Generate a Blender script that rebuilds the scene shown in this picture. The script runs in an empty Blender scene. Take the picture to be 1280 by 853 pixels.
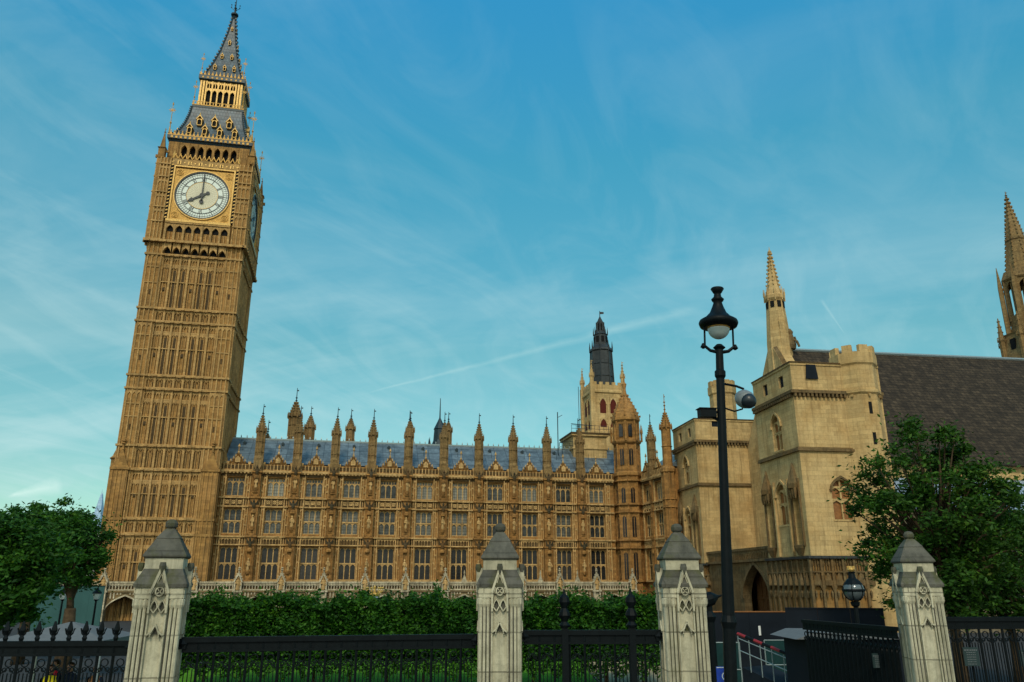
import bpy, math, random
import numpy as np
from mathutils import Vector, Matrix
R = math.radians
random.seed(7); rng = np.random.default_rng(7)
S = bpy.context.scene
COL = S.collection

# ------------------------------------------------------------------ camera
HC = 4.0                                   # eye on the upper deck height above the street
cam = bpy.data.objects.new('camera', bpy.data.cameras.new('camera'))
COL.objects.link(cam); S.camera = cam
cam.location = (0, 0, HC); cam.rotation_euler = (R(90 + 17.3), 0, 0)
cam.data.sensor_width = 36; cam.data.lens = 36 * 976 / 1280
cam.data.clip_start = 0.2; cam.data.clip_end = 6000
# ------------------------------------------------------------------ light
SUN_DIR = Vector((0.05, 0.74, -0.70)).normalized()
SUN_EL = math.asin(-SUN_DIR.z); SUN_ROT = math.atan2(-SUN_DIR.x, -SUN_DIR.y)
sun = bpy.data.objects.new('sun', bpy.data.lights.new('sun', 'SUN')); COL.objects.link(sun)
sun.data.energy = 1.0; sun.data.angle = R(10); sun.data.color = (1.0, 0.86, 0.66)
sun.rotation_euler = SUN_DIR.to_track_quat('-Z', 'Y').to_euler()
SKY_STRENGTH = 0.10
S.view_settings.view_transform = 'Standard'; S.view_settings.look = 'None'
S.view_settings.gamma = 1; S.view_settings.use_curve_mapping = False
S.view_settings.exposure = 0.85

F_, TH = 976.0, R(17.3); CT, ST = math.cos(TH), math.sin(TH)
def ray(px, py):
    v = 426.5 - py
    return Vector((px - 640, F_ * CT - v * ST, v * CT + F_ * ST))
def at(px, py, Y):                          # survey helper: a photo direction at a known distance
    r = ray(px, py); k = Y / r.y
    return Vector((r.x * k, Y, HC + r.z * k))

# node helper
def N(nt, typ, **kw):
    n = nt.nodes.new(typ)
    for k, v in kw.items():
        if k == 'inp':
            for a, b in v.items(): n.inputs[a].default_value = b
        else: setattr(n, k, v)
    return n
def ramp(nt, stops, interp='LINEAR'):
    n = nt.nodes.new('ShaderNodeValToRGB'); n.color_ramp.interpolation = interp
    e = n.color_ramp.elements
    while len(e) > 1: e.remove(e[-1])
    for i, (p, c) in enumerate(stops):
        el = e[0] if i == 0 else e.new(p)
        el.position = p; el.color = (c, c, c, 1) if isinstance(c, (int, float)) else (*c, 1)
    return n
def mth(nt, op, a, b=None, c=None, clamp=False):
    n = nt.nodes.new('ShaderNodeMath'); n.operation = op; n.use_clamp = clamp
    for i, v in enumerate((a, b, c)):
        if v is None: continue
        if isinstance(v, (int, float)): n.inputs[i].default_value = v
        else: nt.links.new(v, n.inputs[i])
    return n.outputs[0]
def mixc(nt, fac, a, b, mode='MIX'):
    n = nt.nodes.new('ShaderNodeMix'); n.data_type = 'RGBA'; n.blend_type = mode
    for s, v in ((n.inputs[0], fac), (n.inputs[6], a), (n.inputs[7], b)):
        if isinstance(v, (int, float)): s.default_value = v
        elif isinstance(v, tuple): s.default_value = (*v[:3], 1)
        else: nt.links.new(v, s)
    return n.outputs[2]

# ------------------------------------------------------------------ sky
W = bpy.data.worlds.new('World'); S.world = W; W.use_nodes = True
nt = W.node_tree; nt.nodes.clear()
out = N(nt, 'ShaderNodeOutputWorld'); bg = N(nt, 'ShaderNodeBackground', inp={'Strength': SKY_STRENGTH})
sky = N(nt, 'ShaderNodeTexSky', sky_type='NISHITA', sun_disc=False, sun_elevation=SUN_EL, sun_rotation=SUN_ROT,
        air_density=1.0, dust_density=0.6, ozone_density=2.0)
nt.links.new(bg.outputs[0], out.inputs[0])
tc = N(nt, 'ShaderNodeTexCoord'); D = tc.outputs['Generated']
sep = N(nt, 'ShaderNodeSeparateXYZ'); nt.links.new(D, sep.inputs[0])
grad = ramp(nt, [(.12, (.61, .39, .36)), (.28, (.58, .48, .425)), (.5, (.385, .625, .635)), (.66, (.325, .725, .88)), (1, (.30, .68, .86))])
nt.links.new(sep.outputs[2], grad.inputs[0])
skyc = mixc(nt, 1.0, mixc(nt, 1.0, sky.outputs[0], (0.78, 1.72, 1.45), 'MULTIPLY'), grad.outputs[0], 'MULTIPLY')
up = mth(nt, 'MAXIMUM', sep.outputs[2], 0.0)
den = mth(nt, 'ADD', up, 0.22)
comb = N(nt, 'ShaderNodeCombineXYZ')
nt.links.new(mth(nt, 'DIVIDE', sep.outputs[0], den), comb.inputs[0]); nt.links.new(mth(nt, 'DIVIDE', sep.outputs[1], den), comb.inputs[1])
def cloud(scale, rot, stretch, lo, hi, det=7, dist=0.6, seed=0.0):
    m0 = N(nt, 'ShaderNodeMapping'); m0.inputs['Rotation'].default_value = (0, 0, R(rot)); nt.links.new(comb.outputs[0], m0.inputs[0])
    mp = N(nt, 'ShaderNodeMapping'); mp.inputs['Scale'].default_value = (stretch, 1, 1); mp.inputs['Location'].default_value = (seed, seed * .7, 0)
    nt.links.new(m0.outputs[0], mp.inputs[0])
    no = N(nt, 'ShaderNodeTexNoise', inp={'Scale': scale, 'Detail': det, 'Roughness': .58, 'Distortion': dist})
    nt.links.new(mp.outputs[0], no.inputs['Vector'])
    r = ramp(nt, [(lo, 0.0), (hi, 1.0)]); nt.links.new(no.outputs[0], r.inputs[0]); return r.outputs[0]
c1 = cloud(1.5, 14, 0.50, .44, .78, 8, 1.0, seed=3.1)
c2 = cloud(4.2, -62, 0.42, .44, .80, 12, 2.2, seed=1.7)
low = ramp(nt, [(0.0, 1.0), (0.28, .72), (0.5, .42), (0.68, .24), (0.85, .15)]); nt.links.new(sep.outputs[2], low.inputs[0])
lft = ramp(nt, [(0.0, 1.0), (0.30, 1.0), (0.44, .55), (0.62, .6), (1.0, .35)])      # more cirrus over the low left
nt.links.new(mth(nt, 'MULTIPLY_ADD', sep.outputs[0], 0.6, 0.5), lft.inputs[0])
cm = mth(nt, 'ADD', mth(nt, 'MULTIPLY', c1, .70), mth(nt, 'MULTIPLY', c2, .38))
cm = mth(nt, 'MULTIPLY', mth(nt, 'MULTIPLY', cm, low.outputs[0]), mth(nt, 'ADD', lft.outputs[0], .35), clamp=True)
col = mixc(nt, mth(nt, 'MULTIPLY', cm, .62), skyc, (3.6, 4.75, 4.75))
def contrail(p1, p2, width, amt, col):
    a, b = ray(*p1).normalized(), ray(*p2).normalized(); n = a.cross(b).normalized(); m = (a + b).normalized()
    dn = N(nt, 'ShaderNodeVectorMath', operation='DOT_PRODUCT'); nt.links.new(D, dn.inputs[0]); dn.inputs[1].default_value = n
    dm = N(nt, 'ShaderNodeVectorMath', operation='DOT_PRODUCT'); nt.links.new(D, dm.inputs[0]); dm.inputs[1].default_value = m
    t = N(nt, 'ShaderNodeVectorMath', operation='DOT_PRODUCT'); nt.links.new(D, t.inputs[0]); t.inputs[1].default_value = (b - a).normalized()
    half = math.acos(max(-1, min(1, a.dot(m))))
    no = N(nt, 'ShaderNodeTexNoise', inp={'Scale': 28, 'Detail': 6, 'Roughness': .6}); nt.links.new(D, no.inputs['Vector'])
    # frays and widens toward its older end
    wid = mth(nt, 'MULTIPLY_ADD', mth(nt, 'ADD', t.outputs['Value'], half), width * 2.2 / half, width * .6)
    wid = mth(nt, 'MAXIMUM', wid, width * .3)
    off = mth(nt, 'MULTIPLY', mth(nt, 'SUBTRACT', no.outputs[0], .5), width * 3)
    k = mth(nt, 'SUBTRACT', 1.0, mth(nt, 'DIVIDE', mth(nt, 'ABSOLUTE', mth(nt, 'ADD', dn.outputs['Value'], off)), wid), clamp=True)
    e = ramp(nt, [(0, 0.0), (.25, 1.0)])
    nt.links.new(mth(nt, 'SUBTRACT', 1.0, mth(nt, 'DIVIDE', mth(nt, 'ABSOLUTE', t.outputs['Value']), half * 1.02), clamp=True), e.inputs[0])
    k = mth(nt, 'MULTIPLY', mth(nt, 'MULTIPLY', k, e.outputs[0]), mth(nt, 'MULTIPLY', no.outputs[0], amt * 1.6), clamp=True)
    return mixc(nt, k, col, (4.4, 5.6, 5.2))
col = contrail((450, 494), (880, 384), .0018, .17, col)
col = contrail((1056, 418), (1026, 374), .0006, .16, col)
col = contrail((10, 622), (78, 606), .0028, .5, col)
bk = ramp(nt, [(.0, 0.0), (.45, .85), (1, 1.0)]); nt.links.new(mth(nt, 'MULTIPLY', sep.outputs[1], -1.0, clamp=True), bk.inputs[0])
col = mixc(nt, mth(nt, 'MULTIPLY', bk.outputs[0], .62), col, (6.6, 6.4, 5.6))      # unseen bright haze added behind the viewer to lift light on shaded faces
nt.links.new(col, bg.inputs[0])

# ------------------------------------------------------------------ materials
def newmat(name):
    m = bpy.data.materials.new(name); m.use_nodes = True
    b = m.node_tree.nodes['Principled BSDF']; return m, m.node_tree, b
def plain(name, c, rough=.6, metal=0., noise=.25, nscale=6., bump=.0, spec=None):
    m, t, b = newmat(name); b.inputs['Specular IOR Level'].default_value = spec if spec is not None else (.08 if rough > .65 else .4)
    g = N(t, 'ShaderNodeTexCoord'); no = N(t, 'ShaderNodeTexNoise', inp={'Scale': nscale, 'Detail': 6, 'Roughness': .65})
    t.links.new(g.outputs['Object'], no.inputs['Vector'])
    r = ramp(t, [(.25, tuple(x * (1 - noise) for x in c)), (.75, tuple(min(1, x * (1 + noise)) for x in c))])
    t.links.new(no.outputs[0], r.inputs[0]); t.links.new(r.outputs[0], b.inputs['Base Color'])
    b.inputs['Roughness'].default_value = rough; b.inputs['Metallic'].default_value = metal
    if bump:
        bp = N(t, 'ShaderNodeBump', inp={'Strength': bump, 'Distance': .02}); t.links.new(no.outputs[0], bp.inputs['Height']); t.links.new(bp.outputs[0], b.inputs['Normal'])
    return m
def stone(name, base, bw=.9, bh=.36, var=.22, streak=.55, dirt=(.05, .045, .03), dirtamt=.5, warm=(.30, .13, .035), warmamt=.35, mortar=.75, lichen=None, rough=.9):
    m, t, b = newmat(name); L = t.links.new
    tc = N(t, 'ShaderNodeTexCoord'); P = tc.outputs['Object']
    sp = N(t, 'ShaderNodeSeparateXYZ'); L(P, sp.inputs[0])
    cb = N(t, 'ShaderNodeCombineXYZ'); L(mth(t, 'ADD', sp.outputs[0], sp.outputs[1]), cb.inputs[0]); L(sp.outputs[2], cb.inputs[1])
    oi = N(t, 'ShaderNodeObjectInfo'); of = N(t, 'ShaderNodeCombineXYZ'); L(mth(t, 'MULTIPLY', oi.outputs['Random'], 91.), of.inputs[0]); L(mth(t, 'MULTIPLY', oi.outputs['Random'], 37.), of.inputs[2])
    pv = N(t, 'ShaderNodeVectorMath', operation='ADD'); L(P, pv.inputs[0]); L(of.outputs[0], pv.inputs[1]); P = pv.outputs[0]
    br = N(t, 'ShaderNodeTexBrick', inp={'Color1': (*[x * (1 - var) for x in base], 1), 'Color2': (*[min(1, x * (1 + var)) for x in base], 1),
        'Mortar': (*[x * mortar for x in base], 1), 'Scale': 1.0, 'Mortar Size': .014, 'Mortar Smooth': .3, 'Bias': 0.0, 'Brick Width': bw, 'Row Height': bh})
    L(cb.outputs[0], br.inputs['Vector'])
    n1 = N(t, 'ShaderNodeTexNoise', inp={'Scale': .55, 'Detail': 8, 'Roughness': .62}); L(P, n1.inputs['Vector'])
    r1 = ramp(t, [(.42, 0.0), (.66, 1.0)]); L(n1.outputs[0], r1.inputs[0])
    c = mixc(t, mth(t, 'MULTIPLY', r1.outputs[0], warmamt), br.outputs[0], warm)
    n5 = N(t, 'ShaderNodeTexNoise', inp={'Scale': .23, 'Detail': 5, 'Roughness': .6}); L(P, n5.inputs['Vector'])
    r5 = ramp(t, [(.46, 0.0), (.68, 1.0)]); L(n5.outputs[0], r5.inputs[0])
    c = mixc(t, mth(t, 'MULTIPLY', r5.outputs[0], .4), c, tuple(min(.8, x * 1.3 + .035) for x in base))
    r6 = ramp(t, [(.30, 1.0), (.46, 0.0)]); L(n5.outputs[0], r6.inputs[0])
    c = mixc(t, mth(t, 'MULTIPLY', r6.outputs[0], .45), c, tuple(x * .52 + .01 for x in base))
    mp = N(t, 'ShaderNodeMapping'); mp.inputs['Scale'].default_value = (2.6, 2.6, .16); L(P, mp.inputs[0])
    n2 = N(t, 'ShaderNodeTexNoise', inp={'Scale': 1.0, 'Detail': 7, 'Roughness': .7}); L(mp.outputs[0], n2.inputs['Vector'])
    r2 = ramp(t, [(.48, 0.0), (.72, 1.0)]); L(n2.outputs[0], r2.inputs[0])
    c = mixc(t, mth(t, 'MULTIPLY', r2.outputs[0], streak), c, dirt)
    n3 = N(t, 'ShaderNodeTexNoise', inp={'Scale': 4.5, 'Detail': 9, 'Roughness': .75}); L(P, n3.inputs['Vector'])
    r3 = ramp(t, [(.44, 0.0), (.75, 1.0)]); L(n3.outputs[0], r3.inputs[0])
    c = mixc(t, mth(t, 'MULTIPLY', r3.outputs[0], dirtamt), c, dirt)
    if lichen:
        n4 = N(t, 'ShaderNodeTexNoise', inp={'Scale': 1.7, 'Detail': 8, 'Roughness': .7}); L(P, n4.inputs['Vector'])
        r4 = ramp(t, [(.5, 0.0), (.62, 1.0)]); L(n4.outputs[0], r4.inputs[0])
        c = mixc(t, mth(t, 'MULTIPLY', r4.outputs[0], .6), c, lichen)
    L(c, b.inputs['Base Color']); b.inputs['Roughness'].default_value = rough
    b.inputs['Specular IOR Level'].default_value = .2
    bp = N(t, 'ShaderNodeBump', inp={'Strength': .5, 'Distance': .03})
    L(mth(t, 'ADD', mth(t, 'MULTIPLY', br.outputs['Fac'], -.6), n3.outputs[0]), bp.inputs['Height']); L(bp.outputs[0], b.inputs['Normal'])
    return m
M = {}
M['gold_stone'] = stone('golden_limestone', (.35, .178, .052), .8, .34, .32, .70, (.05, .037, .018), .68, (.38, .17, .042), .55)
M['roof_stone'] = stone('brown_pinnacle_stone', (.27, .175, .07), .5, .3, .25, .7, (.035, .028, .016), .75, (.25, .12, .035), .4)  # darker brown than the wall stone
M['gold_trim'] = stone('golden_trim', (.58, .37, .15), .6, .3, .22, .70, (.06, .046, .024), .62, (.42, .23, .07), .3)
M['tower_trim'] = stone('tower_trim', (.49, .30, .112), .6, .4, .22, .66, (.07, .05, .026), .55, (.42, .21, .06), .35)
M['carved'] = stone('shade_and_soot_carving', (.09, .058, .024), .3, .2, .35, .6, (.025, .02, .012), .7, (.17, .08, .02), .5)  # dark tone paints shade in hollows and backings; real weathering on copings
M['tower_stone'] = stone('tower_limestone', (.37, .205, .063), .8, .36, .30, .66, (.08, .055, .027), .52, (.40, .185, .05), .45)
M['dark_stone'] = stone('sooted_stone', (.05, .042, .022), .5, .3, .3, .4)
M['cream_stone'] = stone('cream_ashlar', (.54, .375, .165), 1.0, .40, .17, .66, (.15, .095, .04), .42, (.42, .235, .075), .55, mortar=.68)
M['stain_stone'] = stone('stained_ashlar', (.17, .115, .05), .9, .36, .25, .7, (.03, .025, .014), .65, (.22, .105, .028), .5)
M['pale_stone'] = stone('portland_stone', (.52, .48, .34), 1.4, .62, .08, .8, (.075, .074, .05), .58, (.34, .31, .19), .4, mortar=.4)
M['cap_stone'] = stone('weathered_cap_and_shade', (.115, .11, .09), .8, .4, .25, .6, (.025, .027, .022), .7, (.07, .065, .04), .5, lichen=(.07, .075, .02))  # weathered caps; the same dark tone paints shade in pier niches
M['cloister_wall'] = stone('cloister_wall', (.20, .145, .07), .6, .3, .25, .6, (.03, .026, .018), .65, (.2, .11, .03), .5)
M['cloister'] = stone('cloister_stone', (.58, .50, .34), .6, .3, .2, .7, (.04, .035, .025), .75, (.22, .16, .08), .5)
M['iron'] = plain('black_iron', (.0035, .006, .007), .5, 0., .4, 9., .1, .12)
M['gold'] = plain('gilding', (.54, .33, .085), .45, .25, .5, 5.)
M['gold2'] = plain('gilded_carving', (.50, .28, .055), .55, .2, .75, 7.)
M['navy'] = plain('dark_blue_iron', (.018, .034, .042), .45, .2, .5, 4.)
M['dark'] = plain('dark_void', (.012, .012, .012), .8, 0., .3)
M['slit'] = plain('slit_shadow', (.075, .050, .026), .8, 0., .4)
M['dial_face'] = plain('opal_glass', (.68, .74, .66), .35, 0., .06, 2.)
M['dial_mid'] = plain('opal_centre', (.62, .57, .40), .4, 0., .2, 10.)
M['black_paint'] = plain('black_paint', (.012, .018, .022), .35)
M['timber'] = plain('orange_shutter', (.25, .10, .025), .6, 0., .35, 3.)
M['lamp_glass'] = plain('frosted_globe', (.50, .56, .52), .15, 0., .08)
M['dark_glass'] = plain('clear_globe', (.09, .11, .115), .06, 0., .3, 3., 0, .6)
M['white_metal'] = plain('galvanised_tube', (.24, .29, .29), .4, .3, .2)
M['grey_paint'] = plain('grey_paint', (.17, .19, .19), .35)
M['red_paint'] = plain('red_tape', (.24, .010, .014), .5)
M['teal_board'] = plain('teal_hoarding', (.04, .10, .095), .7, 0., .15, .6)
M['black_board'] = plain('black_hoarding', (.010, .014, .020), .7, 0., .3, 1.)
M['canvas'] = plain('pale_canvas', (.13, .14, .145), .8, 0., .12)
M['blue_sign'] = plain('blue_enamel', (.01, .05, .36), .4)
M['white_paint'] = plain('white_paint', (.72, .72, .68), .5, 0., .06)
M['notice'] = plain('dark_notice', (.012, .03, .03), .5)
M['hivis'] = plain('hivis_yellow', (.75, .62, .02), .7)
M['hivis_red'] = plain('hivis_red', (.75, .03, .06), .7)
M['navy_cloth'] = plain('navy_cloth', (.015, .022, .04), .85)
M['skin'] = plain('skin', (.38, .2, .13), .6)
M['hair'] = plain('hair', (.03, .02, .012), .7)
M['bark'] = plain('bark', (.065, .045, .026), .9, 0., .5, 8., .6)
M['red_glass'] = plain('red_louvre', (.09, .018, .012), .7)
M['asphalt'] = plain('asphalt', (.05, .05, .05), .9, 0., .25, 2., .2)
M['paving'] = plain('york_paving', (.22, .20, .16), .85, 0., .25, 1.5, .2)
M['gravel'] = plain('pale_gravel', (.36, .27, .15), .95, 0., .2, 12., .3)
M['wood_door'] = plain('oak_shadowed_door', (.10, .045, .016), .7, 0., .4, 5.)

def glass(name, a, b2, lead=.26, rough=.12):
    m, t, b = newmat(name); L = t.links.new
    tc = N(t, 'ShaderNodeTexCoord'); sp = N(t, 'ShaderNodeSeparateXYZ'); L(tc.outputs['Object'], sp.inputs[0])
    cb = N(t, 'ShaderNodeCombineXYZ'); L(mth(t, 'ADD', sp.outputs[0], sp.outputs[1]), cb.inputs[0]); L(sp.outputs[2], cb.inputs[1])
    oi = N(t, 'ShaderNodeObjectInfo')
    br = N(t, 'ShaderNodeTexBrick', offset=0.0, inp={'Color1': (0, 0, 0, 1), 'Color2': (1, 1, 1, 1), 'Mortar': (.1, .1, .1, 1), 'Scale': 1., 'Mortar Size': .022, 'Brick Width': lead, 'Row Height': lead * 1.4})
    ad = N(t, 'ShaderNodeVectorMath', operation='ADD'); L(cb.outputs[0], ad.inputs[0])
    cc = N(t, 'ShaderNodeCombineXYZ'); L(mth(t, 'MULTIPLY', oi.outputs['Random'], 50 * lead), cc.inputs[0]); 
    L(br.outputs[0], N(t, 'ShaderNodeRGBToBW').inputs[0])
    L(cb.outputs[0], br.inputs['Vector'])
    n = N(t, 'ShaderNodeTexNoise', inp={'Scale': 1.3, 'Detail': 4, 'Roughness': .7})
    L(cc.outputs[0], ad.inputs[1]); L(ad.outputs[0], n.inputs['Vector'])
    v = mth(t, 'ADD', mth(t, 'MULTIPLY', n.outputs[0], .75), mth(t, 'MULTIPLY', mth(t, 'POWER', oi.outputs['Random'], 2.2), .75))
    r = ramp(t, [(.35, a), (.62, tuple((x + y) / 2 for x, y in zip(a, b2))), (.95, b2)]); L(v, r.inputs[0])
    c = mixc(t, mth(t, 'MULTIPLY', br.outputs[0], .35), r.outputs[0], a)
    c = mixc(t, br.outputs['Fac'], c, (.03, .03, .028))
    L(c, b.inputs['Base Color']); b.inputs['Roughness'].default_value = rough; b.inputs['Specular IOR Level'].default_value = .28
    bp = N(t, 'ShaderNodeBump', inp={'Strength': .25, 'Distance': .05}); L(br.outputs[0], bp.inputs['Height']); L(bp.outputs[0], b.inputs['Normal'])
    return m
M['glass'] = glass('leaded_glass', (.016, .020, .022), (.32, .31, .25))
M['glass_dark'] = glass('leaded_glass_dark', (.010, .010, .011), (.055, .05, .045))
def slate(name, c, w, h, mortar=.35, var=.25, rough=.5, lean=0.):
    m, t, b = newmat(name); L = t.links.new
    tc = N(t, 'ShaderNodeTexCoord'); sp = N(t, 'ShaderNodeSeparateXYZ'); L(tc.outputs['Object'], sp.inputs[0])
    cb = N(t, 'ShaderNodeCombineXYZ'); L(mth(t, 'MULTIPLY_ADD', sp.outputs[2], lean, mth(t, 'ADD', sp.outputs[0], mth(t, 'MULTIPLY', sp.outputs[1], 1.0 if lean == 0 and w < .5 else 0.0))), cb.inputs[0]); L(sp.outputs[2], cb.inputs[1])
    br = N(t, 'ShaderNodeTexBrick', offset=.5 if w < .5 or lean else 0., inp={'Color1': (*[x * (1 - var) for x in c], 1), 'Color2': (*[x * (1 + var) for x in c], 1),
        'Mortar': (*[x * mortar for x in c], 1), 'Scale': 1., 'Mortar Size': .02 if w < .5 else .035, 'Brick Width': w, 'Row Height': h}); L(cb.outputs[0], br.inputs['Vector'])
    n = N(t, 'ShaderNodeTexNoise', inp={'Scale': 1.2, 'Detail': 8, 'Roughness': .7}); L(tc.outputs['Object'], n.inputs['Vector'])
    r = ramp(t, [(.3, .5), (.5, .95), (.72, 1.55)]); L(n.outputs[0], r.inputs[0])
    L(mixc(t, 1., br.outputs[0], r.outputs[0], 'MULTIPLY'), b.inputs['Base Color']); b.inputs['Roughness'].default_value = rough; b.inputs['Specular IOR Level'].default_value = .2 if rough > .7 else .4
    bp = N(t, 'ShaderNodeBump', inp={'Strength': .5, 'Distance': .03}); L(br.outputs['Fac'], bp.inputs['Height']); bp.invert = True; L(bp.outputs[0], b.inputs['Normal'])
    return m
M['iron_roof'] = slate('cast_iron_tiles', (.115, .15, .17), 1.56, .92, .4, .16, .42)
M['tower_roof'] = slate('blue_iron_tiles', (.040, .070, .090), .42, .62, .45, .3, .45)
M['hall_roof'] = slate('brown_slate', (.045, .032, .019), .5, .38, .45, .35, .8, lean=.45)
M['lead'] = slate('lead_sheet', (.028, .032, .032), .7, 3., .6, .15, .5)
def leafmat(name, stops, transl=.25):
    m, t, b = newmat(name); L = t.links.new
    g = N(t, 'ShaderNodeNewGeometry'); r = ramp(t, stops); 
    tc = N(t, 'ShaderNodeTexCoord'); n = N(t, 'ShaderNodeTexNoise', inp={'Scale': .7, 'Detail': 3}); L(tc.outputs['Object'], n.inputs['Vector'])
    L(mth(t, 'ADD', mth(t, 'MULTIPLY', g.outputs['Random Per Island'], .65), mth(t, 'MULTIPLY', mth(t, 'SUBTRACT', n.outputs[0], .3), .9)), r.inputs[0])
    L(r.outputs[0], b.inputs['Base Color']); b.inputs['Roughness'].default_value = .65; b.inputs['Specular IOR Level'].default_value = .25
    tr = N(t, 'ShaderNodeBsdfTranslucent'); L(r.outputs[0], tr.inputs[0]); mx = N(t, 'ShaderNodeMixShader', inp={0: transl})
    L(b.outputs[0], mx.inputs[1]); L(tr.outputs[0], mx.inputs[2]); L(mx.outputs[0], t.nodes['Material Output'].inputs[0])
    return m
M['leaf_hedge'] = leafmat('hedge_leaves', [(0, (0.0040, 0.0235, 0.0027)), (.45, (0.0148, 0.0740, 0.0040)), (.8, (0.0404, 0.1346, 0.0054)), (1, (0.0808, 0.1885, 0.0081))])
M['leaf_tree'] = leafmat('tree_leaves', [(0, (0.0048, 0.0244, 0.0033)), (.5, (0.0203, 0.0852, 0.0048)), (.85, (0.0487, 0.1461, 0.0065)), (1, (0.1056, 0.1785, 0.0096))])
M['leaf_right'] = leafmat('loose_leaves', [(0, (0.0068, 0.0253, 0.0033)), (.5, (0.0253, 0.0845, 0.0051)), (.85, (0.0590, 0.1435, 0.0084)), (1, (0.1435, 0.1351, 0.0127))])
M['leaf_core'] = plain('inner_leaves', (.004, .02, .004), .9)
M['grass'] = plain('grass', (.085, .22, .010), .9, 0., .4, 3., .3)
def emis(name, c, s):
    m, t, b = newmat(name); b.inputs['Base Color'].default_value = (*c, 1); b.inputs['Emission Color'].default_value = (*c, 1); b.inputs['Emission Strength'].default_value = s; return m
M['lit'] = emis('lit_lamp', (1, .95, .8), 2.5)
def skyglass():
    m, t, b = newmat('haze_blue_glazing'); L = t.links.new
    tc = N(t, 'ShaderNodeTexCoord'); sp = N(t, 'ShaderNodeSeparateXYZ'); L(tc.outputs['Object'], sp.inputs[0])
    cb = N(t, 'ShaderNodeCombineXYZ'); L(sp.outputs[0], cb.inputs[0]); L(sp.outputs[2], cb.inputs[1])
    br = N(t, 'ShaderNodeTexBrick', offset=0., inp={'Color1': (.26, .42, .60, 1), 'Color2': (.40, .55, .70, 1), 'Mortar': (.2, .3, .42, 1), 'Scale': 1., 'Mortar Size': .25, 'Brick Width': 4., 'Row Height': 5.}); L(cb.outputs[0], br.inputs['Vector'])  # distance haze over the glass is put into this pale blue
    L(br.outputs[0], b.inputs['Base Color']); b.inputs['Roughness'].default_value = .3; return m
M['sky_glass'] = skyglass()

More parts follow.
